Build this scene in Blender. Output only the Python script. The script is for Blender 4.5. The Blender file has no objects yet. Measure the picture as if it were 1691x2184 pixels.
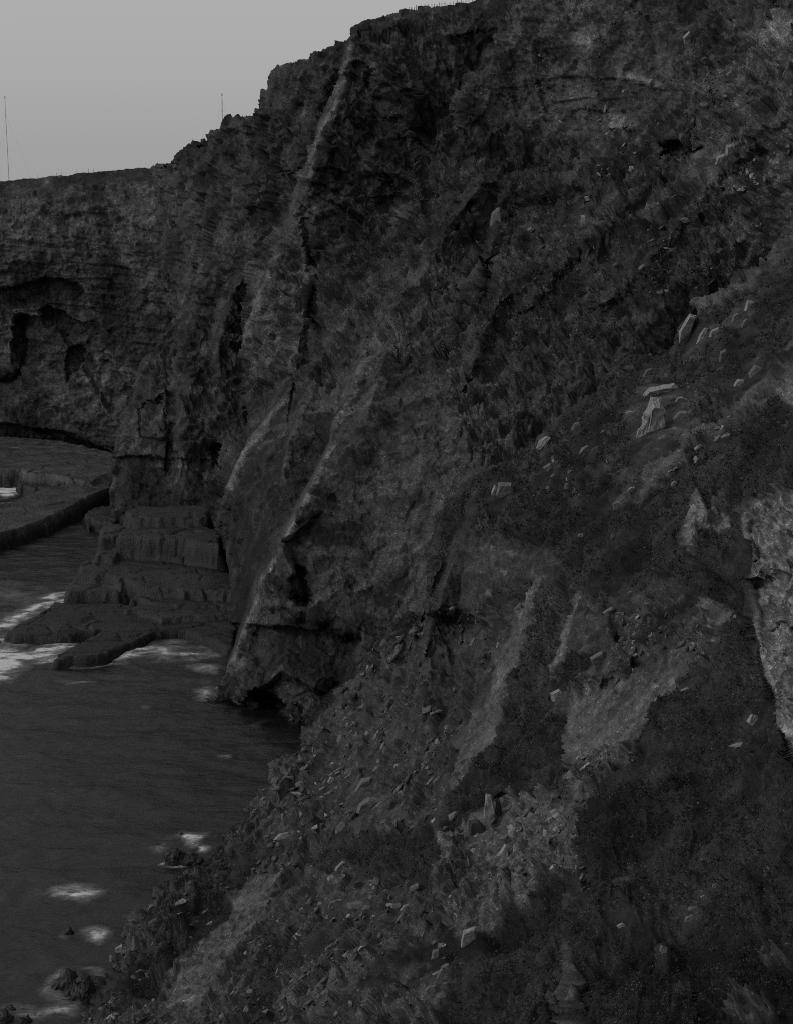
import bpy, math, random
import numpy as np
from mathutils import Vector, Matrix, Euler

random.seed(7)
scene = bpy.context.scene
C = scene.collection

# ------------------------------------------------------------------ camera, light, exposure
CAM_Z, PITCH, TV = 60.0, math.radians(12.0), 0.3249
FW, FH = 1691.0, 2184.0                        # measuring grid laid over the photograph
TH = TV * FW / FH
cam_d = bpy.data.cameras.new('camera'); cam = bpy.data.objects.new('camera', cam_d); C.objects.link(cam)
cam.location = (0, 0, CAM_Z); cam.rotation_euler = (math.pi / 2 - PITCH, 0, 0)
cam_d.sensor_fit = 'VERTICAL'; cam_d.angle = 2 * math.atan(TV); cam_d.clip_end = 6000; cam_d.clip_start = 0.5
scene.camera = cam

SUN_EL, SUN_AZ = math.radians(35), math.radians(-106)      # azimuth from +Y towards +X
world = bpy.data.worlds.new('World'); scene.world = world; world.use_nodes = True
nt = world.node_tree; nt.nodes.clear()
sky = nt.nodes.new('ShaderNodeTexSky'); sky.sky_type = 'NISHITA'; sky.sun_disc = False
sky.sun_elevation = SUN_EL; sky.sun_rotation = SUN_AZ; sky.dust_density = 4.0; sky.air_density = 1.0
bw = nt.nodes.new('ShaderNodeRGBToBW'); nt.links.new(sky.outputs[0], bw.inputs[0])
mx = nt.nodes.new('ShaderNodeMix'); mx.data_type = 'FLOAT'; mx.inputs[0].default_value = 0.62
nt.links.new(bw.outputs[0], mx.inputs[2]); mx.inputs[3].default_value = 5.7
bg = nt.nodes.new('ShaderNodeBackground'); bg.inputs[1].default_value = 0.10
nt.links.new(mx.outputs[0], bg.inputs[0])
wo = nt.nodes.new('ShaderNodeOutputWorld'); nt.links.new(bg.outputs[0], wo.inputs[0])

sun_d = bpy.data.lights.new('sun', 'SUN'); sun_d.energy = 0.62; sun_d.angle = math.radians(12); sun_d.color = (1, 1, 1)
sun = bpy.data.objects.new('sun', sun_d); C.objects.link(sun)
sdir = Vector((math.sin(SUN_AZ) * math.cos(SUN_EL), math.cos(SUN_AZ) * math.cos(SUN_EL), math.sin(SUN_EL)))
sun.rotation_euler = sdir.to_track_quat('Z', 'Y').to_euler()
scene.view_settings.view_transform = 'Standard'; scene.view_settings.look = 'None'
scene.view_settings.gamma = 1.0; scene.view_settings.use_curve_mapping = False
scene.view_settings.exposure = -0.08
scene.cycles.filter_width = 1.0; scene.cycles.use_denoising = False; scene.cycles.max_bounces = 4; scene.cycles.diffuse_bounces = 3

# ------------------------------------------------------------------ projection helpers
CP, SP = math.cos(PITCH), math.sin(PITCH)
def ray(px, py):
    px = np.asarray(px, float); py = np.asarray(py, float)
    a = (px / FW - .5) * 2 * TH; b = -(py / FH - .5) * 2 * TV
    return a, CP + b * SP, -SP + b * CP
def pt(px, py, Y):
    a, fy, fz = ray(px, py); t = Y / fy
    return np.stack([a * t, fy * t, CAM_Z + fz * t], -1)
def pt_z(px, py, z):
    a, fy, fz = ray(px, py); t = (z - CAM_Z) / fz
    return np.stack([a * t, fy * t, CAM_Z + fz * t], -1)
def to_px(P):
    d = P[..., 1] * CP - (P[..., 2] - CAM_Z) * SP
    u = P[..., 1] * SP + (P[..., 2] - CAM_Z) * CP
    return (P[..., 0] / d / (2 * TH) + .5) * FW, (.5 - u / d / (2 * TV)) * FH
def sea_y(py): return float(pt_z(0, py, 0.0)[1])

# ------------------------------------------------------------------ noise
rng = np.random.default_rng(11)
TAB = rng.random((64, 64, 64), dtype=np.float32)
def vnoise(p):
    p = np.asarray(p, np.float32); i = np.floor(p).astype(np.int32); f = p - i; f = f * f * (3 - 2 * f)
    i &= 63; j = (i + 1) & 63
    x0, y0, z0, x1, y1, z1 = i[..., 0], i[..., 1], i[..., 2], j[..., 0], j[..., 1], j[..., 2]
    fx, fy, fz = f[..., 0], f[..., 1], f[..., 2]
    a = TAB[x0, y0, z0] * (1 - fx) + TAB[x1, y0, z0] * fx
    b = TAB[x0, y1, z0] * (1 - fx) + TAB[x1, y1, z0] * fx
    c = TAB[x0, y0, z1] * (1 - fx) + TAB[x1, y0, z1] * fx
    d = TAB[x0, y1, z1] * (1 - fx) + TAB[x1, y1, z1] * fx
    return (a * (1 - fy) + b * fy) * (1 - fz) + (c * (1 - fy) + d * fy) * fz
def fbm(p, o=4, g=.5):
    s = 0; a = 1.0; n = 0; q = np.asarray(p, np.float32)
    for k in range(o):
        s = s + a * (vnoise(q + 17.3 * k) * 2 - 1); n += a; a *= g; q = q * 2.03
    return s / n * 1.6
def ridged(p, o=3, g=.55):
    s = 0; a = 1.0; n = 0; q = np.asarray(p, np.float32)
    for k in range(o):
        s = s + a * (1 - np.abs(vnoise(q + 9.1 * k) * 2 - 1) * 2); n += a; a *= g; q = q * 2.1
    return s / n
WT = rng.random((32, 32, 32, 4), dtype=np.float32)
WR = (rng.random((32, 32, 32, 3), dtype=np.float32) * 2 - 1)
def worley(p):
    """F1, F2, cell id 0..1, tilt term"""
    p = np.asarray(p, np.float32); sh = p.shape[:-1]; p = p.reshape(-1, 3)
    F1 = np.empty(len(p), np.float32); F2 = F1.copy(); ID = F1.copy(); TI = F1.copy()
    for s in range(0, len(p), 120000):
        q = p[s:s + 120000]; b = np.floor(q).astype(np.int32)
        f1 = np.full(len(q), 9, np.float32); f2 = f1.copy(); idd = f1.copy(); ti = f1.copy()
        for dx in (-1, 0, 1):
            for dy in (-1, 0, 1):
                for dz in (-1, 0, 1):
                    c = b + np.array((dx, dy, dz), np.int32); m = c & 31
                    w = WT[m[:, 0], m[:, 1], m[:, 2]]
                    dv = q - (c + w[:, :3]); d = (dv * dv).sum(1)
                    cl = d < f1
                    f2 = np.where(cl, f1, np.minimum(f2, d))
                    if cl.any():
                        f1 = np.where(cl, d, f1); idd = np.where(cl, w[:, 3], idd)
                        ti = np.where(cl, (dv * WR[m[:, 0], m[:, 1], m[:, 2]]).sum(1), ti)
        F1[s:s + len(q)] = np.sqrt(f1); F2[s:s + len(q)] = np.sqrt(f2); ID[s:s + len(q)] = idd; TI[s:s + len(q)] = ti
    return F1.reshape(sh), F2.reshape(sh), ID.reshape(sh), TI.reshape(sh)

# ------------------------------------------------------------------ 2D helpers
def seg_dist(X, Y, poly, closed=False, vals=None):
    """nearest distance, signed side, nearest point, interpolated value"""
    n = len(poly); best = np.full(X.shape, 1e18); sg = np.zeros(X.shape); NX = np.zeros(X.shape); NY = np.zeros(X.shape)
    V = np.zeros(X.shape)
    for i in range(n if closed else n - 1):
        x0, y0 = poly[i][:2]; x1, y1 = poly[(i + 1) % n][:2]
        dx, dy = x1 - x0, y1 - y0; L = dx * dx + dy * dy
        if L < 1e-9: continue
        t = np.clip(((X - x0) * dx + (Y - y0) * dy) / L, 0, 1)
        cx, cy = x0 + t * dx, y0 + t * dy
        d = (X - cx) ** 2 + (Y - cy) ** 2; m = d < best
        best = np.where(m, d, best); NX = np.where(m, cx, NX); NY = np.where(m, cy, NY)
        if vals is not None:
            side = ((X - x0) * dy - (Y - y0) * dx) / math.sqrt(L)
            sg = np.where(m, side, sg); V = np.where(m, vals[i] + t * (vals[i + 1] - vals[i]), V)
    return np.sqrt(best), sg, NX, NY, V
def inside(X, Y, poly):
    c = np.zeros(X.shape, bool); n = len(poly)
    for i in range(n):
        x0, y0 = poly[i][:2]; x1, y1 = poly[(i + 1) % n][:2]
        if y0 == y1: continue
        m = ((y0 > Y) != (y1 > Y)) & (X < (x1 - x0) * (Y - y0) / (y1 - y0) + x0)
        c ^= m
    return c
def blur(a, r):
    r = int(max(1, r))
    for ax in (0, 1):
        for _ in range(2):
            n = a.shape[ax]
            idx = np.arange(-r, n + r + 1).clip(0, n - 1)
            b = np.concatenate([np.zeros_like(np.take(a, [0], ax)), np.cumsum(np.take(a, idx, ax), ax)], ax)
            hi = np.take(b, np.arange(2 * r + 1, 2 * r + 1 + n), ax); lo = np.take(b, np.arange(0, n), ax)
            a = (hi - lo) / (2 * r + 1)
    return a
def roughen(poly, step=9, amp=2.0, seed=1):
    r = random.Random(seed); out = []; n = len(poly)
    for i in range(n):
        x0, y0 = poly[i]; x1, y1 = poly[(i + 1) % n]
        L = math.hypot(x1 - x0, y1 - y0); k = max(1, int(L / step))
        if L > 900: k = 1
        nx, ny = (y1 - y0) / max(L, 1e-6), -(x1 - x0) / max(L, 1e-6)
        for j in range(k):
            t = j / k; o = 0 if j == 0 else r.uniform(-amp, amp)
            out.append((x0 + (x1 - x0) * t + nx * o, y0 + (y1 - y0) * t + ny * o))
    return out
def rbf(ctrl):
    c = np.array(ctrl, float); n = len(c); P = c[:, :2] / 1000.0; v = 100.0 / c[:, 2]
    def phi(r2): return .5 * r2 * np.log(r2 + 1e-9)
    D = ((P[:, None] - P[None]) ** 2).sum(-1)
    A = np.zeros((n + 3, n + 3)); A[:n, :n] = phi(D) + np.eye(n) * 4e-4
    A[:n, n] = 1; A[:n, n + 1:] = P; A[n:, :n] = A[:n, n:].T
    w = np.linalg.solve(A, np.concatenate([v, [0, 0, 0]]))
    def f(X, Y):
        X = X / 1000.0; Y = Y / 1000.0; s = w[n] + w[n + 1] * X + w[n + 2] * Y
        for i in range(n): s = s + w[i] * phi((X - P[i, 0]) ** 2 + (Y - P[i, 1]) ** 2)
        return 100.0 / np.clip(s, .18, 3.0)
    return f

# ------------------------------------------------------------------ materials
def mat_ground(name, bump=.5, scale=1.0, rough=.85, spec=.25, dark=.3):
    m = bpy.data.materials.new(name); m.use_nodes = True; N = m.node_tree.nodes; L = m.node_tree.links
    b = N['Principled BSDF']; b.inputs['Roughness'].default_value = rough; b.inputs['Specular IOR Level'].default_value = spec
    at = N.new('ShaderNodeAttribute'); at.attribute_name = 'alb'
    geo = N.new('ShaderNodeNewGeometry')
    n1 = N.new('ShaderNodeTexNoise'); n1.inputs['Scale'].default_value = 2.6 * scale; n1.inputs['Detail'].default_value = 7; n1.inputs['Roughness'].default_value = .7
    n2 = N.new('ShaderNodeTexNoise'); n2.inputs['Scale'].default_value = .35 * scale; n2.inputs['Detail'].default_value = 4
    L.new(geo.outputs['Position'], n1.inputs['Vector']); L.new(geo.outputs['Position'], n2.inputs['Vector'])
    r1 = N.new('ShaderNodeMapRange'); r1.inputs[1].default_value = .25; r1.inputs[2].default_value = .75; r1.inputs[3].default_value = .5; r1.inputs[4].default_value = 1.6
    L.new(n1.outputs[0], r1.inputs[0])
    r2 = N.new('ShaderNodeMapRange'); r2.inputs[1].default_value = .3; r2.inputs[2].default_value = .7; r2.inputs[3].default_value = .75; r2.inputs[4].default_value = 1.25
    L.new(n2.outputs[0], r2.inputs[0])
    a = N.new('ShaderNodeMath'); a.operation = 'MULTIPLY'; L.new(r1.outputs[0], a.inputs[0]); L.new(r2.outputs[0], a.inputs[1])
    c = N.new('ShaderNodeMath'); c.operation = 'MULTIPLY'; L.new(a.outputs[0], c.inputs[0]); L.new(at.outputs['Fac'], c.inputs[1])
    L.new(c.outputs[0], b.inputs['Base Color'])
    n3 = N.new('ShaderNodeTexNoise'); n3.inputs['Scale'].default_value = 4.5 * scale; n3.inputs['Detail'].default_value = 4; n3.inputs['Roughness'].default_value = .6
    L.new(geo.outputs['Position'], n3.inputs['Vector'])
    r3 = N.new('ShaderNodeMapRange'); r3.inputs[1].default_value = .59; r3.inputs[2].default_value = .72; r3.inputs[3].default_value = .95; r3.inputs[4].default_value = 4.0
    L.new(n3.outputs[0], r3.inputs[0])
    r4 = N.new('ShaderNodeMapRange'); r4.inputs[1].default_value = .28; r4.inputs[2].default_value = .46; r4.inputs[3].default_value = dark; r4.inputs[4].default_value = 1.0
    L.new(n3.outputs[0], r4.inputs[0])
    c2 = N.new('ShaderNodeMath'); c2.operation = 'MULTIPLY'; L.new(c.outputs[0], c2.inputs[0]); L.new(r3.outputs[0], c2.inputs[1])
    c3 = N.new('ShaderNodeMath'); c3.operation = 'MULTIPLY'; L.new(c2.outputs[0], c3.inputs[0]); L.new(r4.outputs[0], c3.inputs[1]); L.new(c3.outputs[0], b.inputs['Base Color'])
    mpv = N.new('ShaderNodeMapping'); mpv.inputs['Rotation'].default_value = (.35, -.6, .5); mpv.inputs['Scale'].default_value = (2.6, .8, .55); L.new(geo.outputs['Position'], mpv.inputs[0])
    vo = N.new('ShaderNodeTexNoise'); vo.inputs['Scale'].default_value = 1.2 * scale; vo.inputs['Detail'].default_value = 7; vo.inputs['Roughness'].default_value = .65; L.new(mpv.outputs[0], vo.inputs['Vector'])
    ad = N.new('ShaderNodeMath'); ad.operation = 'ADD'; L.new(n1.outputs[0], ad.inputs[0]); L.new(vo.outputs[0], ad.inputs[1])
    bp = N.new('ShaderNodeBump'); bp.inputs['Strength'].default_value = bump; bp.inputs['Distance'].default_value = .45 / scale
    L.new(ad.outputs[0], bp.inputs['Height']); L.new(bp.outputs[0], b.inputs['Normal'])
    return m
def mat_rock(name, val, var=.5, scale=3.0, rough=.8, aniso=(1, 1, 1), bump=.4):
    m = bpy.data.materials.new(name); m.use_nodes = True; N = m.node_tree.nodes; L = m.node_tree.links
    b = N['Principled BSDF']; b.inputs['Roughness'].default_value = rough; b.inputs['Specular IOR Level'].default_value = .25
    tc = N.new('ShaderNodeTexCoord'); mp = N.new('ShaderNodeMapping'); mp.inputs['Scale'].default_value = aniso
    L.new(tc.outputs['Object'], mp.inputs[0])
    oi = N.new('ShaderNodeObjectInfo')
    n1 = N.new('ShaderNodeTexNoise'); n1.noise_dimensions = '4D'; n1.inputs['Scale'].default_value = scale; n1.inputs['Detail'].default_value = 8; n1.inputs['Roughness'].default_value = .72
    L.new(mp.outputs[0], n1.inputs['Vector'])
    w = N.new('ShaderNodeMath'); w.operation = 'MULTIPLY'; w.inputs[1].default_value = 40; L.new(oi.outputs['Random'], w.inputs[0]); L.new(w.outputs[0], n1.inputs['W'])
    cr = N.new('ShaderNodeValToRGB'); e = cr.color_ramp.elements
    e[0].position = .3; e[0].color = (val * (1 - var),) * 3 + (1,); e[1].position = .72; e[1].color = (val * (1 + var * 1.2),) * 3 + (1,)
    L.new(n1.outputs[0], cr.inputs[0]); L.new(cr.outputs[0], b.inputs['Base Color'])
    bp = N.new('ShaderNodeBump'); bp.inputs['Strength'].default_value = bump; bp.inputs['Distance'].default_value = .12
    L.new(n1.outputs[0], bp.inputs['Height']); L.new(bp.outputs[0], b.inputs['Normal'])
    return m
M_CLIFF = mat_ground('cliff_rock', .42, 1.0)
M_HILL = mat_ground('hillside_ground', .42, 1.9, dark=.6)
M_SHELF = mat_ground('wet_shelf_rock', .5, 1.2, rough=.5, spec=.35)
M_PALE = mat_rock('pale_lichen_stone', .2, .75, 4.5, aniso=(1, 1, .6))
M_STONE = mat_rock('grey_slate_stone', .112, .6, 4.5)
M_DARK = mat_rock('dark_slate_stone', .035, .4, 2.6)
M_WET = mat_rock('wet_sea_rock', .02, .5, 2.0, rough=.45)
def mat_plain(name, v, rough=.6):
    m = bpy.data.materials.new(name); m.use_nodes = True; N = m.node_tree.nodes; L = m.node_tree.links
    b = N['Principled BSDF']; b.inputs['Roughness'].default_value = rough
    n = N.new('ShaderNodeTexNoise'); n.inputs['Scale'].default_value = 6
    r = N.new('ShaderNodeMapRange'); r.inputs[3].default_value = v * .8; r.inputs[4].default_value = v * 1.2
    L.new(n.outputs[0], r.inputs[0]); L.new(r.outputs[0], b.inputs['Base Color'])
    return m

def mesh_np(name, V, F, mat, attrs=None, smooth=False, parent=None):
    me = bpy.data.meshes.new(name); k = F.shape[1]
    me.vertices.add(len(V)); me.vertices.foreach_set('co', np.ascontiguousarray(V, np.float32).ravel())
    me.loops.add(F.size); me.loops.foreach_set('vertex_index', np.ascontiguousarray(F, np.int32).ravel())
    me.polygons.add(len(F)); me.polygons.foreach_set('loop_start', np.arange(0, F.size, k, dtype=np.int32))
    me.polygons.foreach_set('loop_total', np.full(len(F), k, np.int32))
    me.update(calc_edges=True)
    if smooth: me.polygons.foreach_set('use_smooth', np.ones(len(F), bool))
    for a, v in (attrs or {}).items():
        at = me.attributes.new(a, 'FLOAT', 'POINT'); at.data.foreach_set('value', np.ascontiguousarray(v, np.float32))
    me.materials.append(mat)
    o = bpy.data.objects.new(name, me); C.objects.link(o)
    if parent: o.parent = parent
    return o

# ------------------------------------------------------------------ a sheet of cliff or hillside
FOL = np.array(((.80, -.15, .58), (-.45, .50, .74), (-.40, -.85, .33)))   # rows: foliation normal, strike, dip direction
FOL = FOL / np.linalg.norm(FOL, axis=1, keepdims=True)
class Sheet:
    def __init__(s, name, box, step, ctrl, region, ribs=(), patches=(), zones=(), smooth=(), base=(.06, .0), rollmax=34, rock=None, seed=1, mat=None, rough=2.0):
        x0, x1, y0, y1 = box; s.box, s.step = box, step
        gx = np.arange(x0, x1, step); gy = np.arange(y0, y1, step)
        X, Y = np.meshgrid(gx, gy)                    # rows = py
        reg = roughen(region, 9, rough, seed)
        cs = 6; inC = inside(X[::cs, ::cs], Y[::cs, ::cs], region)
        dC = np.where(inC, 0, seg_dist(X[::cs, ::cs], Y[::cs, ::cs], region, True)[0])
        near = np.repeat(np.repeat(dC, cs, 0), cs, 1)[:X.shape[0], :X.shape[1]] < rollmax + cs * step
        ins = inside(X, Y, reg); m = near & ~ins
        roll = np.zeros(X.shape); QX = X.copy(); QY = Y.copy()
        d, _, nx, ny, _ = seg_dist(X[m], Y[m], reg, True)
        roll[m] = d; QX[m] = nx; QY[m] = ny
        keep = near & (roll < rollmax)
        rf = rbf(ctrl); sub = 4
        # coarse evaluation then bilinear, on the clamped positions
        D = np.zeros(X.shape); D[keep] = rf(QX[keep], QY[keep])
        ww = 1.0 if name != 'middle_cliff' else 5.0
        WX = QX + ww * fbm(np.stack([QX / 70, QY / 70, np.full(X.shape, seed * 3.1)], -1), 2); WY = QY + ww * fbm(np.stack([QX / 70 + 31, QY / 70, np.full(X.shape, seed * 5.7)], -1), 2)
        ridge = np.zeros(X.shape); hn = fbm(np.stack([QX / 60, QY / 60, np.full(X.shape, 40.0 + seed)], -1), 2)
        for poly, wl, wr in ribs:
            xs = [p[0] for p in poly]; ys = [p[1] for p in poly]; mr = max(wl, wr) + 10
            mm = keep & (QX > min(xs) - mr) & (QX < max(xs) + mr) & (QY > min(ys) - mr) & (QY < max(ys) + mr)
            if not mm.any(): continue
            dd, side, _, _, h = seg_dist(WX[mm], WY[mm], poly, False, [p[2] for p in poly])
            sd = np.where(side > 0, dd / wr, dd / wl)
            pr = np.clip(1 - sd, 0, 1); pr = np.where(side > 0, pr, pr ** .8)
            D[mm] -= pr * (h + .3 * hn[mm] * np.minimum(h, 2))
            ridge[mm] = np.maximum(ridge[mm], np.exp(-(dd / 11) ** 2) * np.clip(h / 6, 0, 1))
        pw = 3.0 if name == 'far_cliff' else 14.0
        px_ = QX + pw * fbm(np.stack([QX / 26, QY / 26, np.full(X.shape, 3.3)], -1), 4); py_ = QY + pw * fbm(np.stack([QX / 26, QY / 26, np.full(X.shape, 13.3)], -1), 4)
        for poly, dY, soft in patches:
            mk = (inside(px_, py_, poly)).astype(float)
            if soft: mk = blur(mk, soft / step)
            D += dY * mk
        rollm = roll * D / 3361 * 5.0 + roll * .25
        P = pt(QX, QY, D)
        a, fy, fz = ray(QX, QY)
        P[..., 0] += a / fy * rollm; P[..., 1] += rollm; P[..., 2] += fz / fy * rollm - rollm * .10 - np.where(roll > 0, .15, 0)
        # zones
        gain = {'far_cliff': .72, 'middle_cliff': .72, 'headland_cliff': .72, 'hillside': .76}[name]   # slate is dark: one overall tone per cliff
        alb = np.full(X.shape, base[0]); veg = np.full(X.shape, base[1])
        w1 = fbm(np.stack([QX / 45, QY / 45, np.full(X.shape, 2.2 + seed)], -1), 5); w2 = fbm(np.stack([QX / 45 + 9, QY / 45, np.full(X.shape, 7.2 + seed)], -1), 5)
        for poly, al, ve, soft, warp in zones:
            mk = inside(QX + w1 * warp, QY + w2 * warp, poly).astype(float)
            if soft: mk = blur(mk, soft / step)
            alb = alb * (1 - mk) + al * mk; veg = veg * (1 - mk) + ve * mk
        # macro normal
        Pb = np.stack([blur(P[..., k], 2) for k in range(3)], -1)
        du = np.gradient(Pb, axis=1); dv = np.gradient(Pb, axis=0); Nn = np.cross(du, dv)
        Nn /= np.linalg.norm(Nn, axis=-1, keepdims=True) + 1e-9
        spc = np.maximum(np.linalg.norm(du, axis=-1), np.linalg.norm(dv, axis=-1))
        sm = 1 - .6 * ridge
        for poly, f_ in smooth:
            mk = blur(inside(WX, WY, poly).astype(float), 4); sm = sm * (1 - mk * (1 - f_))
        for q in (SPOTS.get(name, []) if name in ('headland_cliff', 'hillside') else []):
            _, sx, sy, sw, sh_ = q[:5]; rr = max(sw, sh_) * .75 + 6
            i0, i1 = [int(np.clip((v - y0) / step, 0, X.shape[0])) for v in (sy - rr * 2, sy + rr * 2)]; j0, j1 = [int(np.clip((v - x0) / step, 0, X.shape[1])) for v in (sx - rr * 2, sx + rr * 2)]
            g = ((X[i0:i1, j0:j1] - sx) / (sw * .6 + 7)) ** 2 + ((Y[i0:i1, j0:j1] - sy) / (sh_ * .6 + 7)) ** 2
            sm[i0:i1, j0:j1] *= 1 - .85 * np.exp(-g ** 2 * .5)
        idx = np.full(X.shape, -1, np.int64); idx[keep] = np.arange(keep.sum())
        p = P[keep]; nn = Nn[keep]; al = alb[keep]; ve = veg[keep]; wx, wy = QX[keep], QY[keep]
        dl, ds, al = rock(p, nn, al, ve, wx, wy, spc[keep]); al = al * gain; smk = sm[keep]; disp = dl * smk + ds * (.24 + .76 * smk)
        rk = roll[keep]; disp = np.where(rk > 0, disp * np.exp(-rk / 30) - .1, disp)
        p = p + nn * disp[:, None]
        s.G = np.full(X.shape + (3,), np.nan); s.G[keep] = p; s.N = Nn; s.keep = keep; s.roll = roll
        s.alb = alb; s.veg = veg
        a, b, c, d = idx[:-1, :-1], idx[:-1, 1:], idx[1:, 1:], idx[1:, :-1]
        ok = (a >= 0) & (b >= 0) & (c >= 0) & (d >= 0)
        F = np.stack([a[ok], d[ok], c[ok], b[ok]], -1)
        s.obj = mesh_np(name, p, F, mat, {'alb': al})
        s.obj['kind'] = 'structure'
    def at(s, px, py):
        i = int(round((py - s.box[2]) / s.step)); j = int(round((px - s.box[0]) / s.step))
        i = min(max(i, 0), s.G.shape[0] - 1); j = min(max(j, 0), s.G.shape[1] - 1)
        if not s.keep[i, j] or s.roll[i, j] > 0: return None
        return Vector(s.G[i, j]), Vector(s.N[i, j]), float(s.veg[i, j])

def strata(p, T, nrm, seed, warp=.5, amp=1.0):
    """stepped beds: each bed sticks out by its own amount"""
    h = p @ np.array(nrm) / T + warp * fbm(p / (T * 7), 2) + seed
    i = np.floor(h); r = TAB[(i.astype(int)) & 63, seed & 63, (np.floor(fbm(p / (T * 12) + seed, 1) * 3).astype(int)) & 63]
    f = h - i
    return (r - .5) * amp - np.clip(.12 - np.minimum(f, 1 - f), 0, 1) * 3 * amp * (r > .3)

def facets(p, size, seed, stretch=None, warp=.25):
    q = p + seed * 13.7
    if stretch is not None: q = (q @ FOL.T) * np.array(stretch)
    q = q / size; q = q + warp * np.stack([fbm(q * .9 + 3, 2), fbm(q * .9 + 8, 2), fbm(q * .9 + 14, 2)], -1)
    return worley(q)

def cliff_rock(bed, vertical_pale=.0, fol=None, big=3.0, sc=1.0, bedT=2.6, bedamp=1.0, vegfn=None):
    def f(p, n, al, ve, wx, wy, sp):
        at_ = lambda size: np.clip(size / (2.2 * sp) - .35, 0, 1)
        bw_ = bed(wx, wy) if callable(bed) else bed
        F1, F2, ID, TI = facets(p, big * 2.2, 1, fol)
        g1, g2, jd, ti = facets(p, big * .75, 2, fol)
        k1, k2, kd, ki = facets(p, big * .27, 5, fol)
        fm = max(fol) if fol else 1; A1, A2, A3 = at_(big * 2.2 / fm), at_(big * .75 / fm), at_(big * .27 / fm)
        d = A1 * big * ((ID - .5) * .5 + TI * .6) - big * .12 * np.clip(1 - (F2 - F1) / .08, 0, 1) + big * .5 * fbm(p / (big * 6), 3)
        e = A2 * big * .46 * ((jd - .5) * .6 + ti * 1.2) + A3 * big * .21 * ((kd - .5) * .6 + ki * 1.3)
        e += big * .05 * ridged(p / (big * .5), 3) * A3 - big * .09 * np.clip(1 - (g2 - g1) / .09, 0, 1) * A2
        cr = p @ np.array(((.9, -.1, .42), (-.1, .9, .1), (-.35, -.1, .93))).T; cr = (cr + 1.2 * np.stack([fbm(p / 6 + 1, 3), fbm(p / 6 + 5, 3), fbm(p / 6 + 9, 3)], -1)) / np.array((5.0, 6.0, 11.0))
        K1, K2, kid, _ = worley(cr); crk = np.clip(1 - (K2 - K1) / .045, 0, 1); d += (kid - .5) * .9 * at_(3.0); e -= .55 * crk * at_(.9)
        st = strata(p, bedT, (.10, .03, 1), 3, .5, bedamp); st2 = strata(p, bedT * .36, (.10, .03, 1), 21, .5, bedamp * .4) + strata(p, bedT * .15, (.10, .03, 1), 33, .5, bedamp * .2) * A3
        d = (d * (1 - .6 * bw_) + st * bw_) * sc; e = (e * (1 - .62 * bw_) + 1.5 * st2 * bw_) * sc
        v = np.clip(ve + .5 * fbm(p / 7, 4) + .35 * (n[:, 2] - .3), 0, 1)
        v = np.clip((v - .35) * 3, 0, 1) * np.clip(ve * 3, 0, 1)
        d = d * (1 - .3 * v); e = e * (1 - .7 * v) + v * (.14 * big * np.abs(fbm(p / (big * .4), 4)))
        t = 1 + .55 * (jd - .5) + .8 * (kd - .5) + .85 * fbm(p / 9, 4) + .55 * fbm(p / 2.8 + 21, 3) - .35 * np.clip(1 - (g2 - g1) / .1, 0, 1) - .5 * crk + .7 * (kid - .5)
        streak = fbm(p * np.array((.8, .8, .10)), 4); t += .4 * streak
        sp = fbm(p * 1.1, 3); t += np.clip(sp - .35, 0, 1) * 2.5 * np.clip(fbm(p / 14 + 5, 3) + .25, 0, 1)
        al2 = al * np.clip(t, .25, 4)
        al2 = al2 * (1 - v) + v * np.clip(.032 * (1 + .8 * fbm(p * .9, 3)), .012, .09)
        al2 += vertical_pale * np.clip(streak - .55, 0, 1) * (1 - v)
        return d, e, np.clip(al2, .008, .5)
    return f

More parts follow.
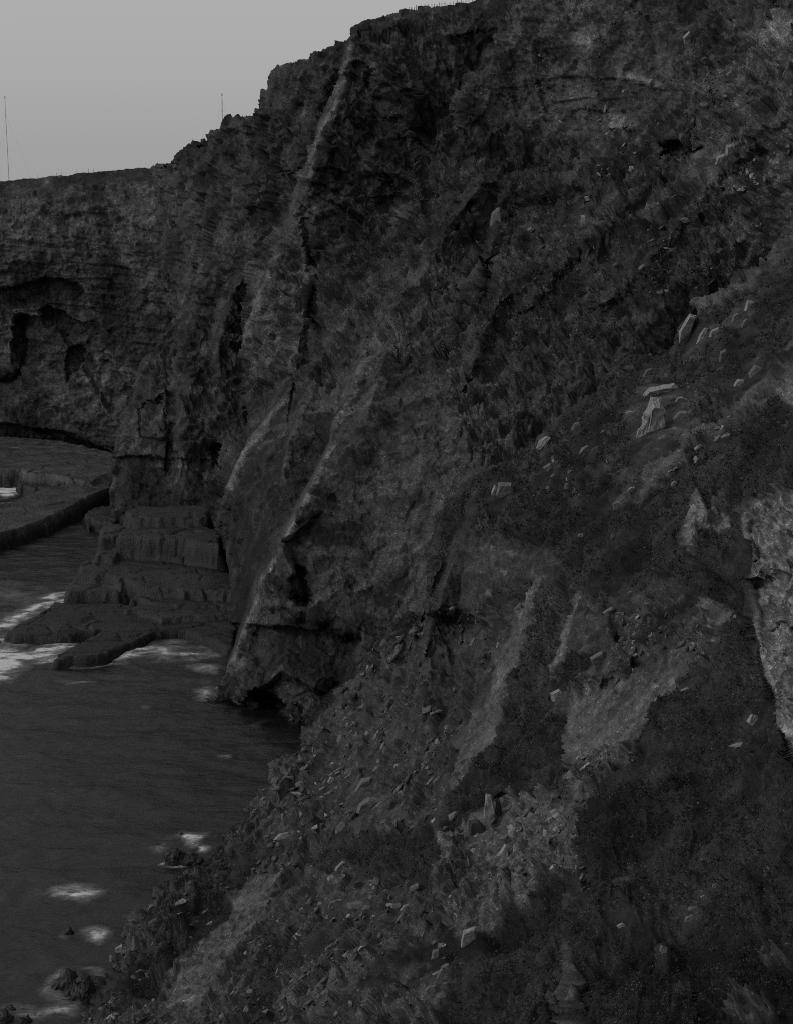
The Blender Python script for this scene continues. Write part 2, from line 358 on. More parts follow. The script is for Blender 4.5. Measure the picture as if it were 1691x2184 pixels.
# ============================================================ far cliff (left, facing the bay)
sky_a = [(-300, 395), (0, 387), (60, 380), (100, 377), (130, 374), (145, 376), (165, 368), (205, 366), (250, 362), (290, 358), (330, 357), (450, 350)]
A = Sheet('far_cliff', (-260, 460, 330, 1060), 2.1,
    [(-260, 395, 372), (0, 389, 370), (165, 370, 369), (330, 357, 366), (450, 350, 364), (0, 440, 362), (200, 430, 360), (350, 440, 355),
     (-260, 700, 352), (0, 700, 353), (150, 650, 355), (300, 600, 350), (330, 800, 343), (0, 900, 346), (240, 930, 341), (-260, 900, 348), (0, 1000, 345), (240, 1000, 340), (400, 900, 335), (460, 500, 345)],
    sky_a + [(450, 1050), (-300, 1050)],
    ribs=[([(-70, 905, 2), (0, 897, 3), (130, 915, 3.5), (200, 945, 3), (245, 965, 2)], 6, 120),
          ([(-100, 436, .4), (60, 440, .7), (140, 455, .7), (240, 440, .4)], 8, 40),
          ([(150, 720, 1.0), (185, 770, 1.4), (215, 830, 1.2)], 8, 60)],
    patches=[([(-20, 640), (0, 618), (30, 612), (75, 600), (120, 597), (160, 606), (190, 630), (215, 700), (240, 770), (262, 850), (240, 880), (190, 800), (120, 690), (88, 650), (30, 655), (-20, 655)], 2.5, 3),
             ([(33, 676), (92, 678), (95, 660), (110, 656), (200, 700), (235, 800), (190, 880), (60, 880), (-20, 860), (-20, 810), (10, 808), (30, 800), (38, 770)], 3.2, 0),
             ([(33, 676), (58, 676), (52, 760), (45, 800), (20, 812), (-5, 812), (25, 790)], 5.0, 1.5),
             ([(150, 750), (170, 735), (182, 745), (165, 790), (146, 818), (142, 800)], 4.0, 1.5),
             ([(88, 662), (108, 655), (114, 690), (104, 700)], 3.5, 1.5),
             ([(-300, 905), (0, 902), (130, 920), (200, 948), (245, 968), (250, 985), (150, 960), (0, 932), (-300, 930)], 6, 2)],
    zones=[([(-300, 300), (460, 300), (460, 370), (330, 385), (200, 405), (0, 425), (-300, 430)], .05, .9, 4, 10),
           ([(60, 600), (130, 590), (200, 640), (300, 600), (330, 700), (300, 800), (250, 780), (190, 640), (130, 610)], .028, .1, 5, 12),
           ([(0, 430), (140, 440), (260, 430), (330, 520), (300, 600), (0, 600)], .075, 0, 5, 20),
           ([(200, 745), (212, 742), (234, 815), (222, 822)], .13, 0, 1, 7), ([(255, 806), (272, 806), (268, 848), (256, 846)], .12, 0, 1, 7), ([(120, 680), (165, 670), (200, 740), (190, 760)], .06, 0, 4, 10)],
    smooth=[([(-300, 330), (460, 330), (460, 378), (200, 400), (0, 412), (-300, 412)], .2)],
    base=(.062, 0), rock=cliff_rock(.95, .25, None, 3.0, .55, 3.0, 1.6), seed=3, mat=M_CLIFF, rollmax=30, rough=1.0)

# ============================================================ middle cliff with its stepped skyline
sky_b = [(328, 357), (340, 348), (375, 333), (392, 313), (410, 300), (412, 296), (440, 294), (470, 284), (476, 274), (490, 266), (525, 260), (535, 250), (557, 240), (600, 238), (660, 240)]
B = Sheet('middle_cliff', (200, 660, 210, 1330), 2.1,
    [(328, 357, 352), (410, 298, 336), (476, 276, 326), (557, 240, 314), (660, 240, 310), (340, 450, 346), (352, 560, 338), (380, 671, 316), (305, 781, 300), (255, 886, 289),
     (245, 1000, 275), (245, 1100, 268), (390, 1000, 268), (390, 1100, 262), (450, 1050, 258), (480, 1200, 240), (455, 556, 310), (520, 600, 300), (450, 800, 285), (380, 900, 275), (600, 800, 280), (640, 1200, 225), (380, 1250, 250), (250, 1280, 262)],
    sky_b + [(660, 1320), (262, 1320), (242, 1200), (240, 1100), (241, 1000), (248, 930), (255, 886), (280, 836), (305, 781), (350, 711), (380, 671), (372, 610), (350, 540), (338, 440)],
    ribs=[([(470, 440, 1), (455, 556, 3), (430, 591, 4), (380, 671, 4), (350, 711, 4), (305, 781, 3)], 12, 70),
          ([(560, 500, 2), (550, 546, 5), (500, 616, 6), (480, 671, 7), (465, 736, 6), (470, 800, 2)], 14, 60),
          ([(345, 800, 0), (350, 860, 3), (352, 930, 3)], 90, 8),
          ([(245, 972, 1.5), (318, 968, 2), (388, 975, 2)], 5, 80),
          ([(285, 930, 1), (350, 930, 2.5), (352, 928, 1)], 5, 50),
          ([(545, 900, 4), (530, 941, 5), (500, 996, 5), (480, 1046, 5)], 14, 60),
          ([(460, 560, 0), (400, 700, 3), (380, 800, 4), (390, 900, 4), (385, 1080, 3)], 12, 50)],
    patches=[([(326, 838), (350, 845), (345, 865), (330, 862)], 4, 1.5), ([(462, 940), (478, 950), (474, 1010), (460, 1000)], 3, 2),
             ([(290, 856), (350, 862), (352, 925), (300, 932), (288, 900)], 1.6, 0)],
    zones=[([(330, 350), (470, 280), (570, 240), (570, 330), (470, 360), (340, 400)], .05, .45, 4, 18),
           ([(250, 970), (392, 985), (392, 1100), (240, 1100)], .018, 0, 2, 4), ([(318, 970), (388, 974), (386, 1000), (320, 996)], .09, 0, 1.5, 3),
           ([(250, 890), (300, 860), (300, 960), (390, 970), (250, 975)], .055, 0, 3, 10),
           ([(455, 556), (550, 400), (560, 560), (480, 800), (470, 950), (395, 950), (390, 700)], .045, .35, 8, 25),
           ([(380, 1100), (520, 1060), (560, 1320), (380, 1320)], .02, 0, 6, 10)],
    base=(.045, .3), rock=cliff_rock(lambda x, y: np.clip((y - 820) / 100, 0, 1) * (x < 400) * .8 + .1, .15, (1.3, .8, .7), 3.0, .7, 2.4, .7), seed=5, mat=M_CLIFF, rollmax=34)

NS = [
 ('E', 1452, 890, 36, 38, 0, 'squarish grey boulder just right of the tall leaning boulder', M_STONE), ('E', 1452, 855, 30, 20, 20, 'small pale boulder under the right end of the capstone slab', M_PALE),
 ('E', 1342, 880, 20, 12, -10, 'small pale stone in heather left of the tall leaning boulder', M_PALE), ('E', 1227, 908, 18, 27, 35, 'leaning grey stone low on the ridge crest left of the tall boulder', M_STONE),
 ('E', 1575, 817, 34, 26, -25, 'bright pale boulder at the foot of the rubble streak by the skyline wall', M_PALE), ('E', 1609, 793, 32, 38, 30, 'layered grey boulder directly above the bright pale one', M_STONE),
 ('E', 1596, 655, 22, 40, 10, 'upright pale boulder, highest of the stones above the heather', M_PALE), ('E', 1567, 680, 20, 32, 10, 'rounded grey boulder left of the upright pale one', M_STONE),
 ('E', 1590, 690, 14, 24, 20, 'narrow stone wedged between two upright boulders', M_STONE), ('E', 1464, 700, 24, 70, 28, 'long jagged fin of rock on the ridge skyline', M_PALE),
 ('E', 1495, 715, 15, 38, 25, 'thin leaning slab right of the skyline fin', M_PALE), ('E', 1520, 710, 16, 34, 38, 'second thin slab leaning to the right beyond the skyline fin', M_PALE),
 ('E', 1540, 762, 20, 38, 5, 'upright grey block with a flat top in the heather', M_STONE), ('E', 1380, 796, 18, 34, 32, 'leaning grey slab above the left end of the capstone', M_STONE),
 ('E', 1531, 928, 26, 20, -25, 'smooth oval boulder at the right end of the diagonal rubble line', M_STONE), ('E', 1245, 960, 30, 26, -20, 'wedge shaped grey boulder on the bare patch of the ridge', M_STONE),
 ('E', 1155, 943, 16, 40, 40, 'long thin slab lying along the ridge crest', M_PALE), ('E', 1167, 998, 32, 26, 0, 'broken pale block amid dark scrub below the ridge crest', M_STONE),
 ('E', 1074, 1046, 44, 46, 0, 'broad cracked boulder low on the ridge above the slab wall', M_STONE), ('E', 1052, 1048, 14, 44, 8, 'pale upright flake against the left side of the broad cracked boulder', M_PALE),
 ('E', 1345, 1043, 26, 14, -15, 'pale oval stone on the upper edge of dark heather', M_PALE), ('E', 1313, 1080, 22, 26, 35, 'leaning pale stone below the oval stone in heather', M_STONE),
 ('E', 1436, 1030, 18, 12, -30, 'small pale stone under the diagonal rubble line', M_PALE), ('E', 1237, 1140, 22, 11, -8, 'bright flat stone on black heather above the rock slabs', M_PALE),
 ('E', 1305, 1143, 20, 12, 5, 'dull rounded stone right of the bright flat one in heather', M_STONE), ('E', 1342, 1264, 18, 14, -40, 'small pale block beside the crumbly bank', M_STONE),
 ('E', 1604, 1538, 34, 30, 15, 'bright three-cornered boulder alone in dark heather below the right wall', M_PALE), ('E', 1572, 1587, 46, 10, -10, 'long thin pale slab lying in heather under the three-cornered boulder', M_PALE),
 ('E', 1457, 1467, 28, 10, -20, 'narrow pale slab at the heather edge above the gravel slope', M_PALE), ('E', 1561, 1310, 9, 12, 0, 'tiny white stone in heather left of the right wall', M_PALE),
 ('E', 1275, 1408, 44, 46, 0, 'rough rounded outcrop block at the head of the gravel slope', M_STONE), ('E', 1187, 1484, 44, 40, 30, 'pale cracked outcrop block left of the gravel slope', M_PALE),
 ('E', 1010, 1375, 26, 30, 0, 'squarish block wedged in the dark gully between slabs', M_STONE), ('E', 1240, 1440, 24, 14, 20, 'small curled block under the pointed slab', M_STONE),
 ('E', 788, 1719, 64, 46, -12, 'broad pale leaf shaped slab, largest in the rubble field', M_STONE), ('E', 777, 1675, 42, 50, 18, 'big grey angular slab standing behind the leaf shaped slab', M_STONE),
 ('E', 835, 1718, 32, 30, -20, 'dull grey slab right of the leaf shaped slab', M_DARK), ('E', 755, 1742, 20, 34, 10, 'dark triangular chip under the left of the leaf shaped slab', M_DARK),
 ('E', 725, 1767, 22, 38, 25, 'narrow pointed pale slab below the dark chip', M_STONE), ('E', 602, 1785, 36, 20, -12, 'pale flat rock overhanging in the upper left rubble', M_PALE),
 ('E', 707, 1665, 18, 22, 20, 'pale pyramid stone left of the big angular slab', M_PALE), ('E', 702, 1697, 26, 22, 0, 'cracked pale cube of rock left of the leaf shaped slab', M_STONE),
 ('E', 722, 1847, 20, 42, 38, 'rounded oblong pale stone standing in a grassy hollow', M_PALE), ('E', 665, 1861, 16, 20, -10, 'pear shaped pale stone at the left rim of the grassy hollow', M_STONE),
 ('E', 715, 1925, 52, 24, -12, 'long grey slab in the lower rubble pile', M_STONE), ('E', 765, 1932, 54, 26, 6, 'thick grey block at the right of the lower rubble pile', M_STONE),
 ('E', 765, 1890, 32, 26, 20, 'angular dark slab above the thick grey block', M_DARK), ('E', 865, 1939, 28, 12, -30, 'thin pale flake lying alone on the dark grass', M_PALE),
 ('E', 512, 1958, 12, 28, 18, 'slim pale slab on the smooth gravel chute', M_STONE), ('E', 494, 1996, 9, 24, 15, 'slim white slab lower on the gravel chute', M_PALE),
 ('E', 447, 1969, 18, 10, -35, 'small pale flake at the left edge of the gravel chute', M_PALE), ('E', 583, 1906, 32, 20, -20, 'black overhanging block with pale foot at the head of the gravel chute', M_DARK),
 ('E', 255, 2028, 22, 26, 20, 'pale rounded rock at the very edge above the sea', M_PALE), ('E', 326, 1940, 14, 22, 25, 'pale block poking out of the slope edge over the water', M_STONE),
 ('E', 538, 2035, 8, 36, 10, 'thin upright flake at the right of the gravel chute', M_STONE), ('E', 594, 2078, 12, 30, 5, 'thin grey flake in the lower rubble', M_STONE),
 ('E', 1044, 1730, 32, 84, -6, 'tall ragged pale shard standing in the gully', M_PALE), ('E', 1017, 1768, 36, 62, -12, 'smooth dark slab left of the tall ragged shard', M_DARK),
 ('E', 1065, 1728, 16, 70, -8, 'dark splintered slab right of the tall ragged shard', M_DARK),
 ('E', 1074, 1824, 32, 50, 0, 'pale triangular slab on the gully gravel', M_PALE), ('E', 1137, 1884, 12, 50, 42, 'thin pointed pale blade of rock on the gravel', M_STONE),
 ('E', 1030, 1930, 14, 26, 25, 'small pale slab beside the dark hollow of the gully', M_STONE), ('E', 1023, 1913, 22, 22, 0, 'grey block above the small pale slab in the gully', M_STONE),
 ('E', 995, 1998, 38, 60, 22, 'lumpy pale boulder on the lower gully slope', M_PALE), ('E', 925, 2036, 20, 36, 10, 'upright pale stone left of the lumpy pale boulder', M_STONE),
 ('E', 921, 2117, 34, 30, -30, 'tilted wedge of pale rock near the bottom of the gully', M_STONE), ('E', 936, 2080, 16, 34, 12, 'narrow slab above the tilted wedge', M_STONE),
 ('E', 1413, 2025, 18, 28, -20, 'crumbly pale outcrop stone amid black shrubs', M_STONE), ('E', 1322, 1974, 26, 16, 0, 'bright little stone amid black shrubs right of the crest', M_PALE),
 ('E', 1467, 1953, 36, 16, -20, 'flat grey slab at the foot of the small slab heap in heather', M_STONE), ('E', 1477, 1937, 26, 12, -5, 'second slab resting above the flat grey one in heather', M_STONE),
 ('E', 1522, 1887, 20, 12, -20, 'topmost slab of the small heap in heather', M_STONE), ('E', 1495, 1905, 22, 12, -10, 'middle slab of the small heap in heather', M_STONE),
 ('E', 1185, 1730, 34, 24, 10, 'broad pale slab on top of the jumbled slab pile', M_PALE), ('E', 1175, 1752, 22, 20, 40, 'tilted pale block left in the jumbled slab pile', M_PALE),
 ('E', 1200, 1765, 34, 12, 5, 'dark thin slab within the jumbled slab pile', M_STONE), ('E', 1190, 1785, 38, 14, -6, 'flat slab at the foot of the jumbled slab pile', M_STONE),
 ('Hd', 1536, 341, 28, 30, -15, 'big pale cracked boulder, left of a pair high under the cliff', M_PALE), ('Hd', 1554, 324, 26, 36, -10, 'big pale boulder, right and upper one of a pair high under the cliff', M_PALE),
 ('Hd', 1345, 359, 16, 14, 0, 'pale round block on the grassy ledge under the layered cliff', M_PALE), ('Hd', 1252, 426, 16, 14, 0, 'pale knob of rock at the head of the dark pinnacle', M_PALE),
 ('Hd', 1462, 82, 22, 34, 10, 'pale jutting rock high on the right of the cliff top', M_PALE), ('Hd', 1053, 468, 22, 56, 8, 'pointed rock fin standing in the middle of the cliff', M_STONE),
 ('B', 466, 985, 12, 12, 0, 'small round white stone low on the middle cliff', M_PALE), ('Hd', 1410, 435, 26, 12, -5, 'flat pale block on the scree shelf below the boulder pair', M_STONE),
 ('Hd', 1460, 470, 20, 14, 10, 'pale square block on the lower scree shelf', M_STONE), ('Hd', 1380, 445, 12, 34, -15, 'slim pale slab left of the scree shelf', M_PALE), ('Hd', 1242, 470, 12, 36, -20, 'thin pale slab down the side of the dark pinnacle', M_PALE),
]
SPOTS = {'headland_cliff': [q for q in NS if q[0] == 'Hd'], 'hillside': [q for q in NS if q[0] == 'E'] + [('E', 1386, 908, 72, 130), ('E', 1407, 831, 76, 24)]}
# ============================================================ great headland and its slabs
sky_c = [(557, 240), (558, 205), (560, 195), (572, 188), (573, 165), (582, 150), (590, 143), (615, 133), (660, 118), (662, 115), (680, 112), (700, 100), (716, 97), (718, 88), (740, 85),
         (752, 68), (760, 55), (775, 45), (800, 38), (845, 26), (900, 16), (960, 9), (1000, 5), (1030, -6), (1100, -25), (1200, -40), (1860, -70)]
left_c = [(440, 1620), (440, 1520), (450, 1487), (480, 1437), (495, 1380), (497, 1300), (492, 1220), (480, 1160), (468, 1100), (480, 1046), (500, 996), (530, 941), (533, 880), (530, 816),
          (520, 746), (525, 696), (548, 600), (560, 520), (553, 450), (548, 380), (552, 310)]
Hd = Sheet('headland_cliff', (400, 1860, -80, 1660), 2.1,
    [(560, 195, 300), (590, 143, 298), (660, 118, 296), (750, 68, 292), (845, 27, 289), (1000, 6, 285), (1200, -30, 275), (1450, -30, 258), (1850, -40, 215),
     (1691, 200, 212), (1850, 480, 180), (1691, 480, 196), (1550, 330, 220), (1400, 350, 236), (1400, 120, 250), (1200, 350, 258), (1200, 150, 268), (1000, 350, 266), (900, 150, 279), (750, 400, 276), (600, 500, 285), (570, 350, 292),
     (560, 620, 278), (530, 780, 268), (545, 891, 250), (640, 700, 262), (780, 736, 240), (1000, 560, 242), (1000, 700, 226), (1300, 700, 204), (1500, 600, 200), (1300, 500, 222),
     (600, 870, 244), (530, 941, 238), (480, 1046, 228), (712, 906, 218), (900, 950, 202), (1100, 1000, 190), (640, 1086, 203), (800, 1150, 193), (555, 1227, 196), (700, 1300, 184),
     (480, 1200, 222), (495, 1380, 200), (480, 1437, 188), (450, 1487, 180), (640, 1520, 174), (800, 1400, 176), (950, 1300, 172), (500, 1530, 178), (500, 1600, 178), (440, 1600, 180), (700, 1600, 172), (1700, 700, 190)],
    sky_c + [(1860, 640), (1700, 640), (1500, 760), (1200, 1010), (1000, 1180), (980, 1420), (760, 1620)] + left_c,
    ribs=[([(755, 60, 4), (740, 145, 8), (715, 225, 9), (695, 270, 9), (685, 320, 9), (660, 380, 9), (640, 440, 8), (610, 490, 6), (595, 530, 3)], 12, 190),
          ([(650, 540, 3), (655, 600, 6), (645, 700, 6), (628, 800, 3)], 110, 12),
          ([(600, 540, 3), (560, 640, 6), (530, 696, 6), (522, 746, 5), (530, 830, 3)], 14, 90),
          ([(655, 790, 2), (608, 826, 6), (590, 866, 8), (560, 906, 9), (530, 941, 8), (500, 996, 7), (484, 1046, 5)], 9, 110),
          ([(690, 740, 0), (655, 826, 4), (635, 891, 8), (605, 986, 9), (600, 1036, 9), (625, 1092, 6), (640, 1120, 0)], 9, 90),
          ([(1010, 400, 2), (930, 520, 4), (830, 660, 6), (780, 736, 8), (740, 850, 10), (712, 906, 12), (710, 946, 13), (690, 986, 14), (640, 1086, 16), (580, 1197, 17), (555, 1227, 17), (525, 1327, 16), (500, 1392, 13), (450, 1487, 5)], 9, 620),
          ([(1330, 335, 3), (1235, 382, 6), (1150, 400, 5), (1030, 385, 7), (945, 500, 7), (880, 600, 4)], 55, 60),
          ([(1140, 172, .5), (1190, 160, .9), (1232, 158, .8), (1236, 163, .5)], 5, 30), ([(1262, 164, .5), (1300, 163, .9), (1345, 168, .8), (1412, 190, .7)], 5, 30),
          ([(1180, 215, .3), (1250, 205, .7), (1310, 212, .3)], 5, 25), ([(1165, 250, .3), (1240, 228, .9), (1290, 236, .8), (1300, 250, .3)], 6, 30), ([(1230, 276, .3), (1320, 274, .7), (1390, 283, .3)], 5, 25),
          ([(640, 360, 1), (700, 352, 1.5), (780, 375, 1)], 5, 70),
          ([(780, 80, 2), (850, 100, 4), (880, 180, 4), (870, 300, 3), (900, 420, 2)], 90, 14),
          ([(1010, 170, 3), (980, 230, 5), (985, 300, 4), (960, 400, 3)], 14, 90),
          ([(1060, 440, 2), (1055, 480, 5), (1040, 540, 5), (1000, 620, 3)], 9, 40),
          ([(1245, 420, 2), (1235, 470, 4), (1255, 540, 4), (1250, 600, 2)], 10, 50),
          ([(1460, 300, 2), (1340, 430, 4), (1200, 560, 4), (1130, 640, 2)], 60, 25),
          ([(1650, 250, 2), (1500, 400, 4), (1380, 560, 3), (1290, 640, 2)], 50, 40),
          ([(1120, 600, 2), (1060, 640, 4), (1040, 700, 4), (1000, 800, 3)], 50, 20),
          ([(860, 640, 0), (820, 760, 3), (780, 900, 3), (740, 960, 2)], 12, 60),
          ([(660, 1110, 2), (600, 1160, 3), (645, 1270, 3), (640, 1290, 0)], 30, 12),
          ([(520, 1330, 2), (600, 1335, 3), (680, 1340, 2)], 7, 60),
          ([(680, 1470, 2), (600, 1430, 3), (540, 1480, 2)], 40, 14)],
    patches=[([(690, 190), (760, 120), (800, 140), (830, 260), (770, 370), (700, 350)], 3, 8), ([(965, 70), (1050, 60), (1060, 110), (1020, 175), (985, 165)], 1.5, 6),
             ([(1020, 560), (1062, 570), (1050, 640), (1025, 650)], 7, 3), ([(1410, 310), (1500, 300), (1520, 320), (1430, 345)], 3, 4),
             ([(560, 1290), (760, 1360), (740, 1480), (640, 1510), (560, 1480), (540, 1380)], 2.5, 8), ([(545, 1470), (580, 1478), (640, 1560), (560, 1600)], 6, 3),
             ([(625, 1200), (655, 1215), (655, 1280), (630, 1290)], 4, 2), ([(790, 430), (840, 415), (870, 500), (800, 520)], 2.5, 7), ([(950, 430), (1010, 440), (990, 520), (960, 500)], 3, 5)],
    zones=[([(1000, -80), (1860, -80), (1860, 640), (1500, 640), (1350, 350), (1250, 150), (1050, 90)], .07, .45, 12, 40),
           ([(600, 130), (760, 80), (880, 100), (850, 330), (720, 360), (560, 330), (575, 170)], .034, .15, 10, 25),
           ([(955, 75), (1050, 50), (1065, 110), (1030, 180), (985, 175)], .016, .2, 4, 14), ([(640, 300), (700, 290), (760, 370), (720, 420), (650, 400)], .02, .1, 5, 14),  # dark scrub, with recess shadow put into the albedo instead of deeper relief
           ([(1150, 30), (1230, 20), (1290, 60), (1240, 95), (1160, 90)], .12, 0, 8, 22),
           ([(1020, 100), (1420, 110), (1420, 290), (1080, 300), (1020, 220)], .062, 0, 8, 20),
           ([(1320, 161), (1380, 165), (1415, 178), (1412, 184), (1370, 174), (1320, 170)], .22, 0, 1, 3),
           ([(1290, 250), (1330, 245), (1380, 280), (1370, 300), (1300, 280)], .12, 0, 3, 14), ([(1590, 60), (1691, 30), (1700, 90), (1640, 80), (1600, 85)], .14, 0, 4, 20),
           ([(1560, 120), (1860, 80), (1860, 500), (1640, 500), (1560, 400), (1590, 250)], .085, .3, 14, 35),
           ([(860, 350), (1330, 330), (1500, 420), (1560, 560), (1300, 720), (1100, 900), (950, 900), (900, 700), (780, 780), (700, 560), (850, 500)], .045, .62, 14, 45),
           ([(1490, 510), (1691, 440), (1691, 500), (1560, 570), (1480, 560)], .07, .1, 6, 20),
           ([(530, 560), (600, 530), (655, 560), (650, 780), (540, 830), (520, 740)], .075, .05, 6, 15),
           ([(870, 640), (900, 600), (960, 520), (1000, 500), (880, 700), (760, 900), (720, 930), (740, 840), (830, 700)], .062, .5, 5, 10),
           ([(760, 860), (950, 870), (960, 1060), (760, 1000), (700, 960)], .04, .05, 10, 18),
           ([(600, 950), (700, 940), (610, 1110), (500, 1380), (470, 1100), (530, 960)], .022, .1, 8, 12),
           ([(560, 1230), (700, 1110), (930, 1150), (880, 1340), (700, 1320), (540, 1330)], .056, .05, 8, 15),
           ([(530, 1335), (760, 1340), (760, 1460), (660, 1500), (560, 1480), (500, 1420)], .03, .1, 8, 14),
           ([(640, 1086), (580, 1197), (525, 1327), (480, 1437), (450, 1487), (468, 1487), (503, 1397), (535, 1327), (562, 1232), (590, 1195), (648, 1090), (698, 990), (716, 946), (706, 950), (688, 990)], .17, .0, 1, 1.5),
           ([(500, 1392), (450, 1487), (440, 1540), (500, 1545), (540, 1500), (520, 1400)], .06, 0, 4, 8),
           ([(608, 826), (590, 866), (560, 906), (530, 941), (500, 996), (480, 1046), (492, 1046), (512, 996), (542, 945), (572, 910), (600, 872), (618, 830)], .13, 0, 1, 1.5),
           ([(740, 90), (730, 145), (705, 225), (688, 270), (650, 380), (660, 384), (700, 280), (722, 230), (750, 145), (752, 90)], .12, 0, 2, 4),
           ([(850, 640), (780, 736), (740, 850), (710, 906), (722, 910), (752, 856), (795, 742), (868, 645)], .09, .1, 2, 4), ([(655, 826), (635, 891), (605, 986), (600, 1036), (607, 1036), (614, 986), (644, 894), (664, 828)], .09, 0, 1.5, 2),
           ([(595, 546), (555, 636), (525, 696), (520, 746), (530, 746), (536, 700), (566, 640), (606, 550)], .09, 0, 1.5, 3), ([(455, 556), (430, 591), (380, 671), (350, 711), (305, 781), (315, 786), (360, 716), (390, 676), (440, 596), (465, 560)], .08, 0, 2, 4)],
    smooth=[([(480, 860), (700, 850), (780, 740), (960, 800), (1000, 1000), (960, 1250), (880, 1420), (760, 1500), (480, 1500)], .13), ([(720, 950), (900, 940), (950, 1060), (940, 1220), (880, 1340), (760, 1330), (640, 1290), (560, 1230), (640, 1090)], .35), ([(560, 150), (750, 90), (700, 300), (560, 340)], .6), ([(1020, 100), (1430, 100), (1420, 330), (1080, 320)], .8), ([(750, 30), (1100, -60), (1100, 20), (1000, 26), (850, 50), (770, 75)], .15), ([(560, 100), (750, 60), (750, 120), (600, 175), (575, 240), (540, 240)], .3)],
    base=(.047, .25), rock=cliff_rock(lambda x, y: np.clip((x - 980) / 80, 0, 1) * np.clip((330 - y) / 60, 0, 1) * .85 * np.clip((1500 - x) / 80, 0, 1) + .08, .10, (1.3, .85, .8), 3.2, .8, 2.3, 1.0), seed=8, mat=M_CLIFF, rollmax=34)

# ============================================================ near hillside
sil_e = [(1860, 380), (1691, 480), (1650, 520), (1640, 546), (1590, 572), (1535, 611), (1480, 641), (1470, 671), (1445, 701), (1440, 738), (1400, 748), (1340, 746), (1295, 786), (1270, 826), (1225, 856), (1185, 886), (1145, 926), (1105, 971),
         (1045, 996), (995, 1026), (960, 1076), (937, 1107), (920, 1227), (907, 1300), (870, 1310), (845, 1325), (820, 1347), (780, 1392), (745, 1432), (700, 1472), (670, 1517), (645, 1567), (620, 1597), (590, 1638),
         (577, 1660), (580, 1683), (525, 1733), (495, 1758), (492, 1783), (460, 1808), (430, 1823), (425, 1848), (390, 1878), (340, 1900), (320, 1933), (300, 1978), (270, 2008), (245, 2023), (235, 2053), (245, 2078), (200, 2103), (175, 2138), (165, 2184), (120, 2290)]
hs = []
for (x_, y_) in ((165, 2184), (245, 2078), (300, 1978), (425, 1848), (492, 1783), (577, 1660), (645, 1580)): hs.append((x_, y_, sea_y(y_) - .5))
near_rock = cliff_rock(.12, .0, (2.0, .8, .5), 1.5, .62, 1.2, .4)
def hill_rock(p, n, al, ve, wx, wy, sp):
    at_ = lambda size: np.clip(size / (2.2 * sp) - .35, 0, 1)
    A1, A2, A3 = at_(3.2 / 1.8), at_(1.15 / 1.6), at_(.45 / 1.2)
    F1, F2, ID, TI = facets(p, 3.2, 1, (2.2, .7, .6)); g1, g2, jd, ti = facets(p, 1.15, 4, (1.8, .8, .7)); k1, k2, kd, ki = facets(p, .45, 6, (1.3, 1, .9))
    v = np.clip((ve + .55 * fbm(p / 4.5, 4) + .2 * fbm(p / 1.2, 2) - .42) * 3.2, 0, 1) * np.clip(ve * 3.5, 0, 1)
    rl = A1 * .8 * ((ID - .5) * .8 + TI * .9) - .25 * np.clip(1 - (F2 - F1) / .08, 0, 1) + 1.0 * fbm(p / 9, 3)
    rs = A2 * .36 * ((jd - .5) * .7 + ti * 1.2) + A3 * .17 * ((kd - .5) * .7 + ki * 1.3) - .08 * np.clip(1 - (g2 - g1) / .1, 0, 1)
    bushl = 1.3 * fbm(p / 5.5 + 4, 3) + .3 * rl; bushs = A2 * .8 * np.abs(fbm(p / 1.7, 4)) + .12 * ridged(p / .45, 2)
    wall = np.clip((al - .13) / .06, 0, 1) * np.clip(1 - ve * 4, 0, 1); fq = (p @ FOL.T) * np.array((5.0, 1.6, .9)); fr = ridged(fq, 4)
    rl = rl * (1 - .7 * wall) + wall * .5 * fbm(p / 4, 3); rs = rs * (1 - .6 * wall) + wall * .28 * fr * A2
    d = rl * (1 - v) + bushl * v; e = rs * (1 - v) + bushs * v
    al = al * (1 - wall) + wall * al * np.clip(.45 + 1.0 * fr + .9 * fbm(fq * 1.7 + 3, 3), .1, 2.6)
    t = 1 + .45 * (jd - .5) + .8 * (kd - .5) + .5 * fbm(p / 3, 4) + np.clip(fbm(p * 1.4, 2) - .4, 0, 1) * 2.5 * np.clip(fbm(p / 8 + 5, 3) + .3, 0, 1)
    a2 = al * np.clip(t, .25, 4)
    vc = np.clip(.021 * (1 + 1.1 * fbm(p / 6 + 7, 4) + .8 * fbm(p / 1.6 + 3, 3) + .4 * fbm(p * 1.5, 2)), .007, .09)
    return d, e, np.clip(a2 * (1 - v) + vc * v, .007, .5)
